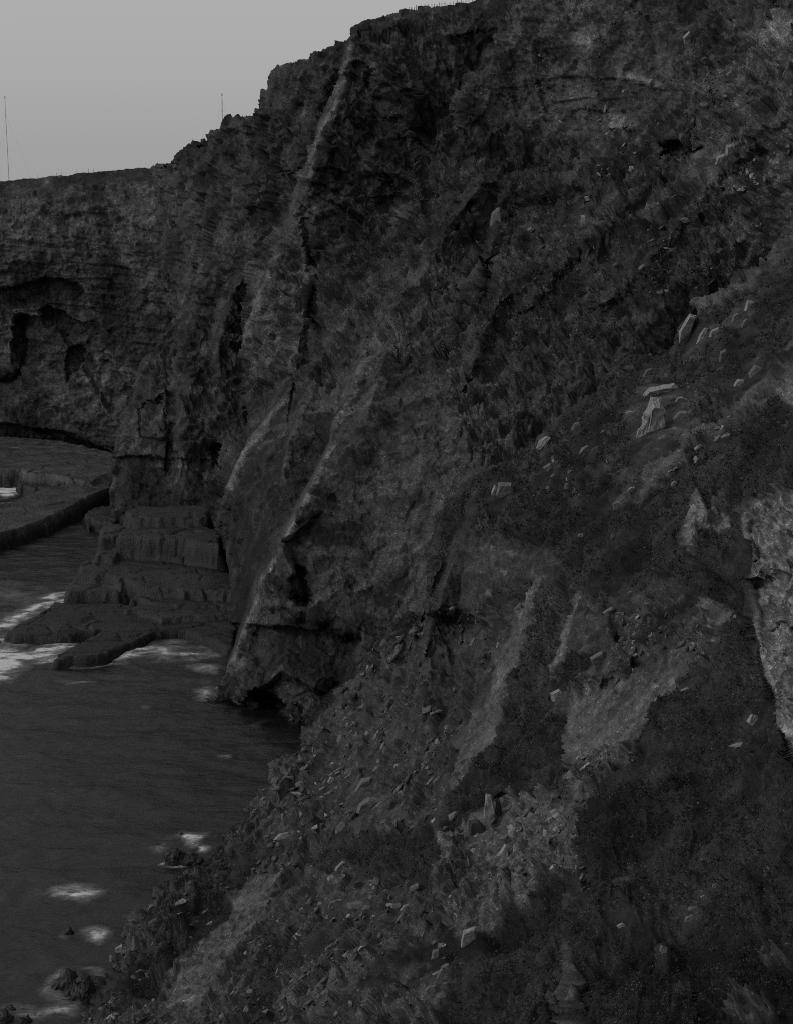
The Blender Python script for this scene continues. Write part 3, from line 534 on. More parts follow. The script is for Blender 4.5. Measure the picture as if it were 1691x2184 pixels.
E = Sheet('hillside', (90, 1860, 380, 2290), 2.1,
    hs + [(720, 1455, 163), (845, 1325, 162), (920, 1227, 160), (960, 1076, 164), (1145, 926, 165), (1295, 786, 170), (1440, 741, 172), (1480, 641, 176), (1640, 546, 181), (1691, 480, 186), (1860, 380, 190),
          (1691, 2184, 50), (1691, 1092, 98), (1691, 1600, 70), (1691, 800, 132), (845, 2184, 71), (1240, 2184, 59), (1205, 1400, 119), (1000, 1400, 142), (1205, 1100, 143), (1400, 1000, 126), (1850, 1600, 62), (1850, 1000, 90), (120, 2280, 100), (600, 2000, 108)],
    sil_e + [(1860, 2290)],
    ribs=[([(942, 1107, 2), (924, 1227, 5), (904, 1402, 5), (894, 1502, 3), (890, 1600, 0)], 8, 60),
          ([(990, 1130, 4), (965, 1200, 6), (945, 1260, 4), (930, 1300, 2)], 8, 190),
          ([(1160, 1215, 2), (1130, 1300, 3), (1105, 1380, 3), (1085, 1460, 3), (1045, 1560, 3), (1000, 1660, 2), (975, 1740, 0)], 60, 60),
          ([(1245, 1255, 3), (1230, 1310, 6), (1205, 1370, 6), (1165, 1445, 3)], 32, 110),
          ([(1310, 1367, 1), (1312, 1400, 1.5), (1300, 1440, 1)], 40, 14), ([(1342, 1370, 1), (1345, 1400, 2), (1325, 1437, 1)], 30, 14),
          ([(960, 1640, 3), (952, 1700, 5), (935, 1760, 5), (925, 1850, 4), (930, 1930, 2)], 9, 100),
          ([(1210, 1640, 2), (1228, 1728, 4), (1212, 1808, 4.5), (1220, 1878, 4.5), (1205, 1948, 4.5), (1212, 2028, 4), (1220, 2088, 4), (1235, 2184, 4), (1240, 2290, 4)], 14, 260),
          ([(1425, 1478, 1), (1370, 1572, 2), (1358, 1640, 2), (1250, 1720, 1)], 8, 200),
          ([(1595, 1085, 2), (1587, 1132, 5), (1598, 1238, 6), (1603, 1332, 6), (1626, 1412, 6), (1646, 1462, 6), (1669, 1545, 5), (1720, 1640, 4)], 7, 300),
          ([(1466, 1050, 2), (1467, 1120, 3.5), (1475, 1190, 2)], 6, 70),
          ([(1860, 1000, 9), (1860, 1700, 7)], 240, 100),
          ([(1440, 738, 1), (1465, 690, 3), (1480, 640, 2)], 10, 60), ([(1691, 560, 1.2), (1600, 720, 1.2), (1450, 860, .5)], 60, 60),
          ([(1691, 760, 1.5), (1600, 900, 1.5), (1520, 1040, 1)], 40, 80)],
    patches=[([(1600, 1234), (1700, 1222), (1700, 1240), (1600, 1244)], 2.2, 1), ([(1600, 1334), (1700, 1330), (1700, 1338), (1600, 1342)], 1.2, 1),
             ([(1060, 1690), (1085, 1700), (1078, 1780), (1050, 1770)], 2, 2), ([(1310, 1385), (1345, 1380), (1350, 1430), (1320, 1440)], -.6, 2),
             ([(905, 1300), (1010, 1330), (1000, 1420), (900, 1440)], 2.5, 5), ([(760, 1640), (840, 1670), (860, 1720), (790, 1690)], 1.5, 4)],
    zones=[([(577, 1640), (660, 1540), (745, 1432), (845, 1330), (900, 1330), (890, 1500), (950, 1640), (930, 1800), (900, 1960), (1000, 1930), (1060, 1960), (980, 2020), (860, 2080), (760, 2290), (160, 2290), (170, 2150), (300, 1980), (500, 1760)], .055, .3, 8, 30),
           ([(905, 1290), (1010, 1320), (1130, 1300), (1085, 1400), (1000, 1600), (900, 1600)], .045, .25, 6, 20),
           ([(960, 1130), (1080, 1140), (1190, 1170), (1210, 1240), (1180, 1270), (1130, 1230), (1000, 1310), (930, 1290)], .045, .05, 5, 12),
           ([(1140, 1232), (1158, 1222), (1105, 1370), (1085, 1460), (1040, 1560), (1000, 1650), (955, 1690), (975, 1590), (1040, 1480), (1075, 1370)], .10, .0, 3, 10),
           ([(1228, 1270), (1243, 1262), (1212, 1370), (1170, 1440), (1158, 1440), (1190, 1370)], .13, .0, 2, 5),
           ([(1243, 1265), (1300, 1310), (1305, 1390), (1230, 1400), (1205, 1380)], .04, 0, 2, 4),
           ([(1205, 1560), (1225, 1490), (1300, 1455), (1400, 1400), (1460, 1370), (1470, 1400), (1425, 1480), (1368, 1572), (1300, 1610), (1210, 1640)], .10, .0, 5, 14),
           ([(1225, 1640), (1330, 1580), (1360, 1600), (1345, 1640), (1260, 1720), (1225, 1780)], .10, .12, 6, 14),
           ([(930, 1760), (1100, 1690), (1225, 1700), (1210, 1850), (1090, 1950), (1020, 2000), (930, 1960)], .10, .12, 6, 20),
           ([(350, 2130), (420, 2000), (520, 1880), (600, 1850), (560, 1970), (480, 2060), (420, 2150)], .10, .05, 6, 15),
           ([(600, 2184), (700, 2080), (860, 2000), (960, 2050), (940, 2184)], .08, .3, 8, 25),
           ([(620, 1830), (760, 1760), (940, 1780), (920, 1900), (720, 1870)], .04, .75, 8, 25), ([(430, 1830), (500, 1770), (560, 1830), (480, 1960), (330, 2110), (240, 2120), (300, 2000)], .05, .75, 8, 20),
           ([(600, 2184), (520, 2100), (580, 1990), (660, 2010), (620, 2110)], .03, .9, 8, 18), ([(1000, 2000), (1080, 1940), (1210, 1860), (1215, 2290), (900, 2290)], .035, .85, 8, 25),
           ([(1170, 1110), (1300, 1060), (1480, 1090), (1590, 1140), (1600, 1340), (1560, 1500), (1691, 1580), (1860, 1600), (1860, 2290), (1225, 2290), (1225, 1780), (1350, 1640), (1430, 1480), (1560, 1400), (1500, 1280), (1290, 1290), (1210, 1180)], .028, 1.2, 8, 34),
           ([(1290, 1260), (1450, 1240), (1570, 1290), (1560, 1400), (1430, 1450), (1330, 1420)], .055, .4, 8, 25),
           ([(1691, 1640), (1691, 1750), (1400, 2000), (1350, 2184), (1691, 2184)], .04, .8, 12, 40),
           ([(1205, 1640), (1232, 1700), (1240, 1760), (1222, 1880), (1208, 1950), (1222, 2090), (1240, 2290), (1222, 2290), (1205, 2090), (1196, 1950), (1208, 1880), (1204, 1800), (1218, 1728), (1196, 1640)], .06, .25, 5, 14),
           ([(1585, 1100), (1610, 1075), (1691, 1050), (1860, 1040), (1860, 1640), (1720, 1640), (1669, 1545), (1646, 1462), (1626, 1412), (1603, 1332), (1598, 1238), (1585, 1132)], .17, .0, 1, 5),
           ([(1465, 1050), (1490, 1045), (1500, 1095), (1560, 1105), (1560, 1130), (1495, 1140), (1478, 1195), (1466, 1150)], .15, .05, 2, 6),
           ([(1650, 780), (1860, 760), (1860, 880), (1660, 860)], .15, .05, 3, 12),
           ([(1480, 640), (1640, 540), (1691, 470), (1860, 380), (1860, 460), (1691, 540), (1560, 640), (1490, 670)], .075, .3, 5, 14),
           ([(1600, 820), (1691, 700), (1860, 640), (1860, 700), (1691, 800), (1640, 850), (1540, 900), (1440, 1000), (1280, 1110), (1260, 1090), (1440, 950)], .07, .4, 6, 20),
           ([(1640, 2000), (1691, 1980), (1700, 2060), (1640, 2070)], .06, .1, 6, 16), ([(1560, 2130), (1650, 2120), (1660, 2200), (1540, 2200)], .06, .1, 8, 20)],
    smooth=[([(960, 1130), (1190, 1170), (1210, 1240), (1130, 1230), (1000, 1310), (930, 1290)], .15), ([(1230, 1290), (1300, 1310), (1305, 1390), (1230, 1400), (1205, 1380)], .12), ([(1140, 1232), (1158, 1222), (1105, 1370), (1085, 1460), (1040, 1560), (1000, 1650), (940, 1690), (965, 1590), (1030, 1480), (1065, 1370)], .15), ([(1205, 1560), (1225, 1490), (1300, 1455), (1400, 1400), (1470, 1400), (1425, 1480), (1368, 1572), (1210, 1640)], .15), ([(350, 2150), (420, 2000), (520, 1880), (600, 1850), (560, 1970), (480, 2060), (420, 2170)], .15)],
    base=(.05, .72), rock=hill_rock, seed=13, mat=M_HILL, rollmax=34)

# ============================================================ wave-cut shelves (height field in plan)
def shelf(name, tops, sea_floor=-3.0, cell=.24, seed=1, edge=1.2):
    allp = []
    polys = []
    for z, alb, pxs in tops:
        W = [tuple(pt_z(x, y, z)[:2]) for x, y in pxs]; polys.append((z, alb, W)); allp += W
    ap = np.array(allp); x0, y0 = ap.min(0) - 6; x1, y1 = ap.max(0) + 6
    X, Y = np.meshgrid(np.arange(x0, x1, cell), np.arange(y0, y1, cell))
    p3 = np.stack([X, Y, np.zeros_like(X)], -1)
    c1 = worley(np.stack([X / 2.6, Y / 3.4, np.zeros_like(X)], -1)); wx = X + .4 * (c1[2] - .5) + .25 * fbm(p3 / 2 + seed, 3); wy = Y + .8 * (c1[2] - .5) + .4 * fbm(p3 / 2 + 40 + seed, 3)
    Z = np.full(X.shape, sea_floor); AL = np.full(X.shape, .015)
    for z, alb, W in polys:
        ins = inside(wx, wy, W); d = seg_dist(wx, wy, W, True)[0]; sd = np.where(ins, d, -d)
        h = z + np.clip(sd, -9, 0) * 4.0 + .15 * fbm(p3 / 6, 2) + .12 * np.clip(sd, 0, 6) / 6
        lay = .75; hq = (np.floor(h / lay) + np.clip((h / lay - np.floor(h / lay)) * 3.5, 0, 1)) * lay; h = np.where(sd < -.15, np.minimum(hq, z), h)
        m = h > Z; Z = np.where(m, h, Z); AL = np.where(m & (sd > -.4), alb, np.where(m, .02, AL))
    F1, F2, ID, TI = worley(np.stack([X / 7, Y / 4.0, Z / 8], -1)); g1, g2, jd, ti = worley(np.stack([X / 1.3, Y / 1.1, Z / 1.5 + 9], -1))
    Z = Z + .22 * (ID - .5) + .12 * TI + .06 * (jd - .5) + .05 * ti - .3 * np.clip(1 - (F2 - F1) / .05, 0, 1)
    AL = AL * .42 * np.clip(1 + .5 * fbm(p3 / 3, 4) + .4 * (jd - .5), .4, 2)
    X = X + .3 * (jd - .5); n0, n1 = X.shape; idx = np.arange(n0 * n1).reshape(n0, n1)
    F = np.stack([idx[:-1, :-1], idx[:-1, 1:], idx[1:, 1:], idx[1:, :-1]], -1).reshape(-1, 4)
    zz = Z.ravel(); F = F[(zz[F] > sea_floor + .7).any(1)]
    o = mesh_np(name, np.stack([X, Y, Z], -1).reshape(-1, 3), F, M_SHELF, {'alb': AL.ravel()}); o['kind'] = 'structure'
    return o
shelf('rock_shelf', [
    (4.0, .11, [(-260, 915), (0, 930), (130, 940), (245, 968), (247, 1000), (190, 1025), (100, 1012), (40, 1000), (-260, 1005)]),
    (2.0, .02, [(20, 1010), (80, 1005), (190, 1025), (160, 1045), (60, 1040)]),
    (3.0, .09, [(-260, 1080), (20, 1072), (100, 1044), (200, 1020), (237, 1028), (235, 1036), (170, 1068), (100, 1102), (0, 1138), (-260, 1210)])], seed=2)
shelf('rock_steps', [
    (3.8, .032, [(172, 1208), (185, 1194), (250, 1188), (380, 1192), (500, 1225), (500, 1262), (300, 1250), (242, 1226), (166, 1222)]),
    (2.6, .05, [(150, 1240), (170, 1225), (240, 1232), (280, 1242), (250, 1262), (145, 1262)]),
    (2.4, .03, [(290, 1247), (370, 1240), (510, 1255), (510, 1292), (350, 1290), (287, 1275)]),
    (7.4, .03, [(262, 1128), (385, 1116), (470, 1130), (470, 1160), (375, 1146), (255, 1143)]),
    (6.4, .035, [(222, 1124), (262, 1118), (262, 1142), (215, 1146)]),
    (4.8, .03, [(212, 1160), (250, 1158), (246, 1190), (205, 1186)]),
    (2.0, .03, [(183, 1094), (200, 1082), (245, 1076), (300, 1080), (262, 1100), (240, 1114), (195, 1110)]),
    (8.8, .03, [(268, 1092), (300, 1080), (440, 1080), (440, 1104), (290, 1106)]),
    (1.3, .018, [(10, 1352), (60, 1322), (120, 1286), (240, 1288), (500, 1300), (500, 1380), (400, 1342), (330, 1345), (230, 1392), (112, 1404), (165, 1375), (230, 1342), (150, 1352), (60, 1354)]),
    (2.0, .04, [(270, 1296), (330, 1285), (400, 1290), (500, 1300), (500, 1312), (350, 1318)])], seed=5)

# ============================================================ sea
def sea_material():
    m = bpy.data.materials.new('sea_water'); m.use_nodes = True; N = m.node_tree.nodes; L = m.node_tree.links
    b = N['Principled BSDF']; b.inputs['Specular IOR Level'].default_value = .36
    at = N.new('ShaderNodeAttribute'); at.attribute_name = 'foam'
    geo = N.new('ShaderNodeNewGeometry'); mp = N.new('ShaderNodeMapping'); mp.inputs['Scale'].default_value = (.5, 1.0, 1)
    L.new(geo.outputs['Position'], mp.inputs[0])
    n = N.new('ShaderNodeTexNoise'); n.inputs['Scale'].default_value = 1.3; n.inputs['Detail'].default_value = 8; n.inputs['Roughness'].default_value = .62
    L.new(mp.outputs[0], n.inputs['Vector'])
    bp = N.new('ShaderNodeBump'); bp.inputs['Strength'].default_value = .6; bp.inputs['Distance'].default_value = .4
    L.new(n.outputs[0], bp.inputs['Height']); L.new(bp.outputs[0], b.inputs['Normal'])
    mc = N.new('ShaderNodeMix'); mc.data_type = 'RGBA'; mc.inputs[6].default_value = (.006, .006, .006, 1); mc.inputs[7].default_value = (.62, .62, .62, 1)
    nf = N.new('ShaderNodeTexNoise'); nf.inputs['Scale'].default_value = .9; nf.inputs['Detail'].default_value = 9; nf.inputs['Roughness'].default_value = .75; nf.inputs['Distortion'].default_value = 1.2
    mpf = N.new('ShaderNodeMapping'); mpf.inputs['Scale'].default_value = (.45, 1.1, 1); mpf.inputs['Rotation'].default_value = (0, 0, .5)
    L.new(geo.outputs['Position'], mpf.inputs[0]); L.new(mpf.outputs[0], nf.inputs['Vector'])
    def mth(op, a_, b_=None, c_=None, clamp=False):
        q = N.new('ShaderNodeMath'); q.operation = op; q.use_clamp = clamp
        for k, v in enumerate((a_, b_, c_)):
            if v is None: continue
            if isinstance(v, (int, float)): q.inputs[k].default_value = v
            else: L.new(v, q.inputs[k])
        return q.outputs[0]
    n5 = N.new('ShaderNodeTexNoise'); n5.inputs['Scale'].default_value = 2.4; n5.inputs['Detail'].default_value = 6; n5.inputs['Roughness'].default_value = .6; n5.inputs['Distortion'].default_value = .8; L.new(mpf.outputs[0], n5.inputs['Vector'])
    A_ = at.outputs['Fac']
    vein = mth('SUBTRACT', 1.0, mth('MULTIPLY', mth('ABSOLUTE', mth('SUBTRACT', nf.outputs[0], .5)), 9.0), None, True)
    vein2 = mth('SUBTRACT', 1.0, mth('MULTIPLY', mth('ABSOLUTE', mth('SUBTRACT', n5.outputs[0], .5)), 11.0), None, True)
    lace = mth('MULTIPLY', mth('ADD', mth('MULTIPLY', vein, .6), mth('MULTIPLY', vein2, .4)), A_)
    core = mth('MULTIPLY', mth('SUBTRACT', mth('ADD', A_, mth('MULTIPLY', mth('SUBTRACT', n5.outputs[0], .5), 1.7)), .46, None, True), 1.7, None, True)
    m4 = N.new('ShaderNodeMath'); m4.operation = 'ADD'; m4.use_clamp = True
    L.new(mth('ADD', mth('MULTIPLY', A_, mth('MULTIPLY', A_, .16)), mth('MULTIPLY', lace, .85)), m4.inputs[0]); L.new(core, m4.inputs[1])
    L.new(m4.outputs[0], mc.inputs[0]); L.new(mc.outputs[2], b.inputs['Base Color'])
    mr = N.new('ShaderNodeMapRange'); mr.inputs[3].default_value = .28; mr.inputs[4].default_value = .9; L.new(at.outputs['Fac'], mr.inputs[0]); L.new(mr.outputs[0], b.inputs['Roughness'])
    return m
cx, cy = .46, .5
X, Y = np.meshgrid(np.arange(-95, 12, cx), np.arange(88, 372, cy))
p3 = np.stack([X, Y, np.zeros_like(X)], -1)
q3 = np.stack([X * .10 + Y * .02, Y * .30, np.zeros_like(X)], -1)
Z = .22 * fbm(q3 * 1.5, 4) + .10 * fbm(p3 * np.array((.6, 1.2, 1)), 3)
PX, PY = to_px(p3)
wob = fbm(p3 / 2.2, 4); wob2 = fbm(p3 / 2.2 + 30, 4)
foam = np.zeros_like(X)
FOAM = [([(-60, 1330), (0, 1328), (60, 1300), (110, 1276), (160, 1270), (158, 1284), (120, 1292), (70, 1312), (20, 1345), (-60, 1365)], 8, .95),
        ([(-60, 1255), (0, 1245), (60, 1262), (140, 1272), (60, 1290), (0, 1285), (-60, 1290)], 9, .22),
        ([(-60, 1400), (0, 1388), (60, 1392), (110, 1380), (165, 1372), (150, 1388), (110, 1406), (60, 1418), (0, 1445), (-60, 1460)], 8, .85),
        ([(-60, 1358), (30, 1358), (90, 1368), (60, 1378), (-60, 1385)], 4, .5),
        ([(205, 1412), (235, 1395), (265, 1367), (300, 1355), (320, 1378), (370, 1385), (450, 1390), (480, 1392), (440, 1402), (380, 1402), (300, 1396), (240, 1412)], 7, .75),
        ([(130, 1418), (200, 1420), (260, 1406), (250, 1412), (200, 1424), (140, 1424)], 2, .7),
        ([(330, 1375), (370, 1350), (400, 1362), (400, 1385), (350, 1390)], 7, .35),
        ([(408, 1422), (440, 1418), (466, 1424), (462, 1436), (420, 1434)], 4, .6), ([(412, 1470), (440, 1462), (456, 1478), (452, 1500), (430, 1492)], 6, .45),
        ([(125, 1452), (160, 1450), (205, 1456), (160, 1460)], 2, .4), ([(466, 1610), (490, 1606), (488, 1616)], 2, .5), ([(300, 1504), (318, 1506), (312, 1514)], 2, .25),
        ([(380, 1776), (440, 1776), (440, 1790), (420, 1808), (395, 1804), (385, 1790)], 5, 1.0), ([(322, 1812), (350, 1804), (352, 1814), (330, 1816)], 3, .6), ([(345, 1790), (380, 1780), (376, 1790)], 4, .25),
        ([(343, 1830), (350, 1838), (380, 1842), (430, 1836), (424, 1840), (375, 1846), (345, 1838)], 2, .95), ([(428, 1808), (444, 1808), (442, 1814), (430, 1816)], 2, .9),
        ([(120, 1898), (160, 1892), (210, 1896), (214, 1908), (190, 1920), (150, 1922), (130, 1912)], 7, .75), ([(70, 1895), (90, 1902), (100, 1912)], 3, .25),
        ([(172, 1985), (225, 1982), (232, 1990), (215, 2012), (195, 1998)], 6, .6), ([(130, 1990), (150, 1994), (145, 2000), (132, 1998)], 3, .5), ([(275, 1950), (310, 1948), (308, 1958), (285, 1960)], 4, .45),
        ([(85, 2105), (105, 2080), (130, 2068), (108, 2098), (105, 2112), (140, 2112), (150, 2134), (120, 2122)], 5, .55), ([(180, 2064), (215, 2070), (220, 2080), (195, 2072)], 3, .5), ([(200, 2078), (225, 2085), (215, 2100)], 3, .3),
        ([(90, 2160), (130, 2140), (175, 2136), (172, 2165), (120, 2168), (80, 2180)], 7, .5), ([(0, 2145), (30, 2135), (75, 2150), (90, 2184), (60, 2184)], 4, .35),
        ([(-60, 1020), (0, 1015), (30, 1035), (45, 1018), (95, 1022), (60, 1042), (25, 1058), (-60, 1056)], 4, 1.0), ([(-60, 1074), (20, 1073), (75, 1076), (30, 1081), (-60, 1082)], 2, .9),
        ([(575, 1486), (600, 1500), (650, 1512), (655, 1525), (630, 1535), (612, 1515)], 6, .35), ([(530, 1548), (560, 1538), (545, 1552)], 3, .2)]
streaks = fbm(np.stack([X * .35 + Y * .3, Y * 1.3 - X * .35, np.zeros_like(X)], -1), 4)
for poly, w, k in FOAM:
    w = w * 1.5
    mm = (PX > min(q[0] for q in poly) - 40) & (PX < max(q[0] for q in poly) + 40) & (PY > min(q[1] for q in poly) - 30) & (PY < max(q[1] for q in poly) + 30)
    if not mm.any(): continue
    xx = PX[mm] + wob[mm] * w * 1.6; yy = PY[mm] + wob2[mm] * w * .9
    ins = inside(xx, yy, poly); d = seg_dist(xx, yy, poly, True)[0]; sd = np.where(ins, d, -d)
    f = k * np.clip(.45 + sd / (w * 2.2), 0, 1) * np.clip(.95 + streaks[mm] * .7, .25, 1.2)
    foam[mm] = np.maximum(foam[mm], f)
foam += .03 * np.clip(fbm(q3 * 2.2 + 5, 4), 0, 1)
Z = Z + .35 * blur(foam, 2)
n0, n1 = X.shape; idx = np.arange(n0 * n1).reshape(n0, n1)
F = np.stack([idx[:-1, :-1], idx[:-1, 1:], idx[1:, 1:], idx[1:, :-1]], -1).reshape(-1, 4)
nv = n0 * n1; X0, X1, Y0, Y1 = X.min(), X.max(), Y.min(), Y.max()
o = mesh_np('sea', np.stack([X, Y, Z], -1).reshape(-1, 3), F, sea_material(), {'foam': np.clip(foam, 0, 1).ravel()}, smooth=True); o['kind'] = 'structure'
M_SEA = o.data.materials[0]
R = 3000.0                                     # open water round the detailed patch, tucked just under its edge
V2 = np.array([(-R, -R, -.5), (R, -R, -.5), (R, R, -.5), (-R, R, -.5), (X0 + 1, Y0 + 1, -.5), (X1 - 1, Y0 + 1, -.5), (X1 - 1, Y1 - 1, -.5), (X0 + 1, Y1 - 1, -.5)])
F2_ = np.array([(0, 1, 5, 4), (1, 2, 6, 5), (2, 3, 7, 6), (3, 0, 4, 7)])
o = mesh_np('open_sea', V2, F2_, M_SEA, {'foam': np.zeros(8)}); o['kind'] = 'structure'

# ============================================================ stones
import bmesh
def hull_mesh(pts, name='stone'):
    bm = bmesh.new()
    for p in pts: bm.verts.new(p)
    r = bmesh.ops.convex_hull(bm, input=bm.verts)
    bmesh.ops.delete(bm, geom=[g for g in r['geom_interior'] if isinstance(g, bmesh.types.BMVert)], context='VERTS')
    bmesh.ops.recalc_face_normals(bm, faces=bm.faces)
    return bm
def finish(bm, name, mat, cuts=0, amp=0.0, seed=0):
    if cuts:
        bmesh.ops.triangulate(bm, faces=bm.faces)
        bmesh.ops.subdivide_edges(bm, edges=bm.edges, cuts=cuts, use_grid_fill=True)
        co = np.array([v.co[:] for v in bm.verts]); bm.normal_update(); nn = np.array([v.normal[:] for v in bm.verts])
        s = np.abs(co).max()
        F1, F2, ID, TI = worley(co / (s * .35) + seed * 3.3); g1, g2, jd, ti = worley(co / (s * .14) + seed)
        d = amp * s * ((ID - .5) * .8 + TI * .6 + .35 * (jd - .5) + .3 * ti + .5 * fbm(co / s * 3 + seed, 3))
        for v, dd, n in zip(bm.verts, d, nn): v.co += Vector(n) * float(dd)
    me = bpy.data.meshes.new(name); bm.to_mesh(me); bm.free(); me.materials.append(mat)
    return me
def rand_block(r, flat=.5, n=14):
    pts = []
    for _ in range(n):
        v = Vector((r.uniform(-1, 1), r.uniform(-1, 1), r.uniform(-1, 1)))
        m = max(abs(v.x), abs(v.y), abs(v.z)); v = v / m * r.uniform(.75, 1)
        pts.append((v.x * .5, v.y * .5 * .7, v.z * .5 * flat))
    return pts
def things_name(name, label, cat, group=None):
    pass
def put(o, label, cat, group=None):
    o['label'] = label; o['category'] = cat
    if group: o['group'] = group
OCC = []
def named_stone(sheet, px, py, w, h, ang, label, mat, name='boulder', outline=None, cuts=3, amp=.10, depth=.55, sink=.15, seed=0, cat='boulder', group=None):
    """w,h: size in picture units at the stone's own distance; ang: lean in degrees (clockwise from upright); outline: unit polygon"""
    hit = sheet.at(px, py)
    if hit is None: print('no ground at', px, py); return None
    P, N, _ = hit; sc = P.y / 3361 * 1.0; W, H = w * sc, h * sc
    r = random.Random(seed + int(px * 7 + py))
    dpt = depth * (W * H) ** .5
    if outline is None:
        k = r.choice((4, 5, 5, 6)); off = r.uniform(0, 6)
        outline = [(.5 * math.cos(off + i * 6.283 / k) * r.uniform(.75, 1.2), .5 * math.sin(off + i * 6.283 / k) * r.uniform(.75, 1.2)) for i in range(k)]
    v = Vector((-P.x, -P.y, CAM_Z - P.z)).normalized(); Fd = (v * .78 + N * .22).normalized(); H = H / max(Fd.dot(v), .65)
    pts = []
    tx, ty = r.uniform(-.35, .35), r.uniform(-.35, .35); bx, by = r.uniform(-.3, .3), r.uniform(-.3, .3); cx_, cy_ = r.uniform(-.05, .05), r.uniform(-.05, .05)
    for (x, y) in outline:
        j = lambda a: r.uniform(-a, a)
        pts.append((x * W, j(.12) * dpt, -y * H)); k = .80 + j(.08)
        pts.append(((x * k + cx_) * W, -dpt * (.40 + tx * x + ty * y), -(y * k + cy_) * H)); pts.append((x * .85 * W, dpt * (.5 + bx * x + by * y), -y * .85 * H))
    me = finish(hull_mesh(pts), name, mat, cuts, amp, seed + r.random() * 9)
    o = bpy.data.objects.new(name, me); C.objects.link(o)
    yb = -Fd; xb = yb.cross(Vector((0, 0, 1))).normalized(); zb = xb.cross(yb)
    R3 = Matrix((xb, yb, zb)).transposed() @ Matrix.Rotation(math.radians(ang), 3, 'Y')
    o.rotation_euler = R3.to_euler()
    o.location = P + Fd * dpt * .34 + v * (min(max(W, H), 5) * .16)
    OCC.append((px, py, w * .55 + 4, h * .55 + 4))
    put(o, label, cat, group)
    return o

# tall leaning boulder with its capstone and the stones round them
named_stone(E, 1386, 908, 72, 130, 0, 'tall pale leaning boulder, biggest on the slope, under the flat capstone', M_PALE, outline=[(-.02, -.5), (.22, -.46), (.40, -.25), (.36, .05), (.30, .32), (-.1, .5), (-.22, .42), (-.42, .12), (-.36, -.02), (-.18, -.28)], cuts=5, seed=3, depth=.5)
named_stone(E, 1407, 831, 76, 24, -12, 'long flat pale slab lying like a capstone above the tall leaning boulder', M_PALE, 'slab', outline=[(-.5, -.1), (-.3, -.45), (.42, -.5), (.5, .1), (.4, .35), (-.4, .5)], cuts=4, depth=.8, cat='slab', seed=2)
for i, (sh, x, y, w, h, a, lab, mt) in enumerate(NS):
    sh = {'E': E, 'Hd': Hd, 'B': B}[sh]
    nm = 'slab' if any(k in lab for k in ('slab', 'flake', 'blade', 'shard', 'fin ')) else ('stone' if 'stone' in lab and 'boulder' not in lab else 'boulder')
    OUT = {'broad pale leaf': [(-.5, .08), (-.3, -.3), (.05, -.5), (.32, -.28), (.5, -.22), (.42, .25), (.05, .5), (-.3, .4)], 'big grey angular': [(-.25, -.3), (.2, -.5), (.45, -.2), (.4, .3), (-.1, .5), (-.45, .45)],
           'tall ragged pale': [(-.1, -.5), (.25, -.4), (.4, .1), (.45, .45), (.1, .5), (-.1, .25), (-.45, .15), (-.3, -.2)], 'pale triangular': [(.1, -.5), (.2, .2), (.45, .5), (-.1, .3), (-.5, 0)], 'thin pointed pale': [(0, -.5), (.4, -.1), (.2, .3), (0, .5), (-.3, .1)]}
    ol = next((q for k_, q in OUT.items() if lab.startswith(k_)), None)
    named_stone(sh, x, y, w, h, a, lab, mt, nm, ol, cuts=3 if w * h > 500 else 2, amp=.045, seed=i, cat=nm)

# loose blocks: alike pieces in groups, each its own object sharing a few meshes
BLK = [finish(hull_mesh(rand_block(random.Random(50 + k), random.Random(k).uniform(.25, .7))), 'loose_stone', M_STONE, 1, .05, k) for k in range(12)]
BLKP = []
for me in BLK:
    m2 = me.copy(); m2.materials[0] = M_PALE; BLKP.append(m2)
FIELD = [
 (E, [(600, 1640), (700, 1560), (800, 1600), (860, 1700), (700, 1780), (560, 1800)], 60, 10, 24, 'angular grey stone in the rubble field above the dark inlet', 'stones in the upper rubble field'),
 (E, [(640, 1880), (840, 1860), (860, 1960), (640, 1980)], 34, 10, 26, 'angular grey stone in the lower rubble pile under the grassy hollow', 'stones in the lower rubble pile'),
 (E, [(540, 2000), (760, 2000), (720, 2184), (480, 2184)], 30, 8, 18, 'grey stone scattered on the rough slope right of the gravel chute', 'stones right of the gravel chute'),
 (E, [(860, 2010), (960, 2000), (940, 2170), (820, 2184)], 18, 10, 26, 'grey slab fragment low in the gully beside the lumpy boulder', 'slab fragments low in the gully'),
 (E, [(940, 1800), (1200, 1700), (1210, 1830), (1080, 1950), (950, 1980)], 36, 8, 18, 'small pale stone on the gravel of the gully', 'stones on the gully gravel'),
 (E, [(1150, 1720), (1215, 1715), (1215, 1800), (1160, 1805)], 12, 12, 24, 'broken slab in the jumbled slab pile beside the earthy crest', 'slabs of the jumbled pile'),
 (E, [(1430, 970), (1560, 880), (1575, 905), (1450, 995), (1400, 1010)], 22, 8, 18, 'pale stone in the diagonal rubble line across the heather', 'stones of the diagonal rubble line'),
 (E, [(250, 2060), (480, 1830), (520, 1860), (300, 2150)], 26, 8, 18, 'stone showing between shrubs along the seaward edge', 'stones along the seaward edge'),
 (E, [(1140, 960), (1300, 900), (1330, 1040), (1160, 1060)], 16, 7, 15, 'pale stone amid scrub below the ridge crest', 'stones below the ridge crest'),
 (Hd, [(1540, 370), (1640, 320), (1660, 400), (1560, 440)], 22, 8, 18, 'pale block of the rockfall under the boulder pair', 'rockfall blocks under the boulder pair'),
]
rs = random.Random(5); total = 0; PLACED = []
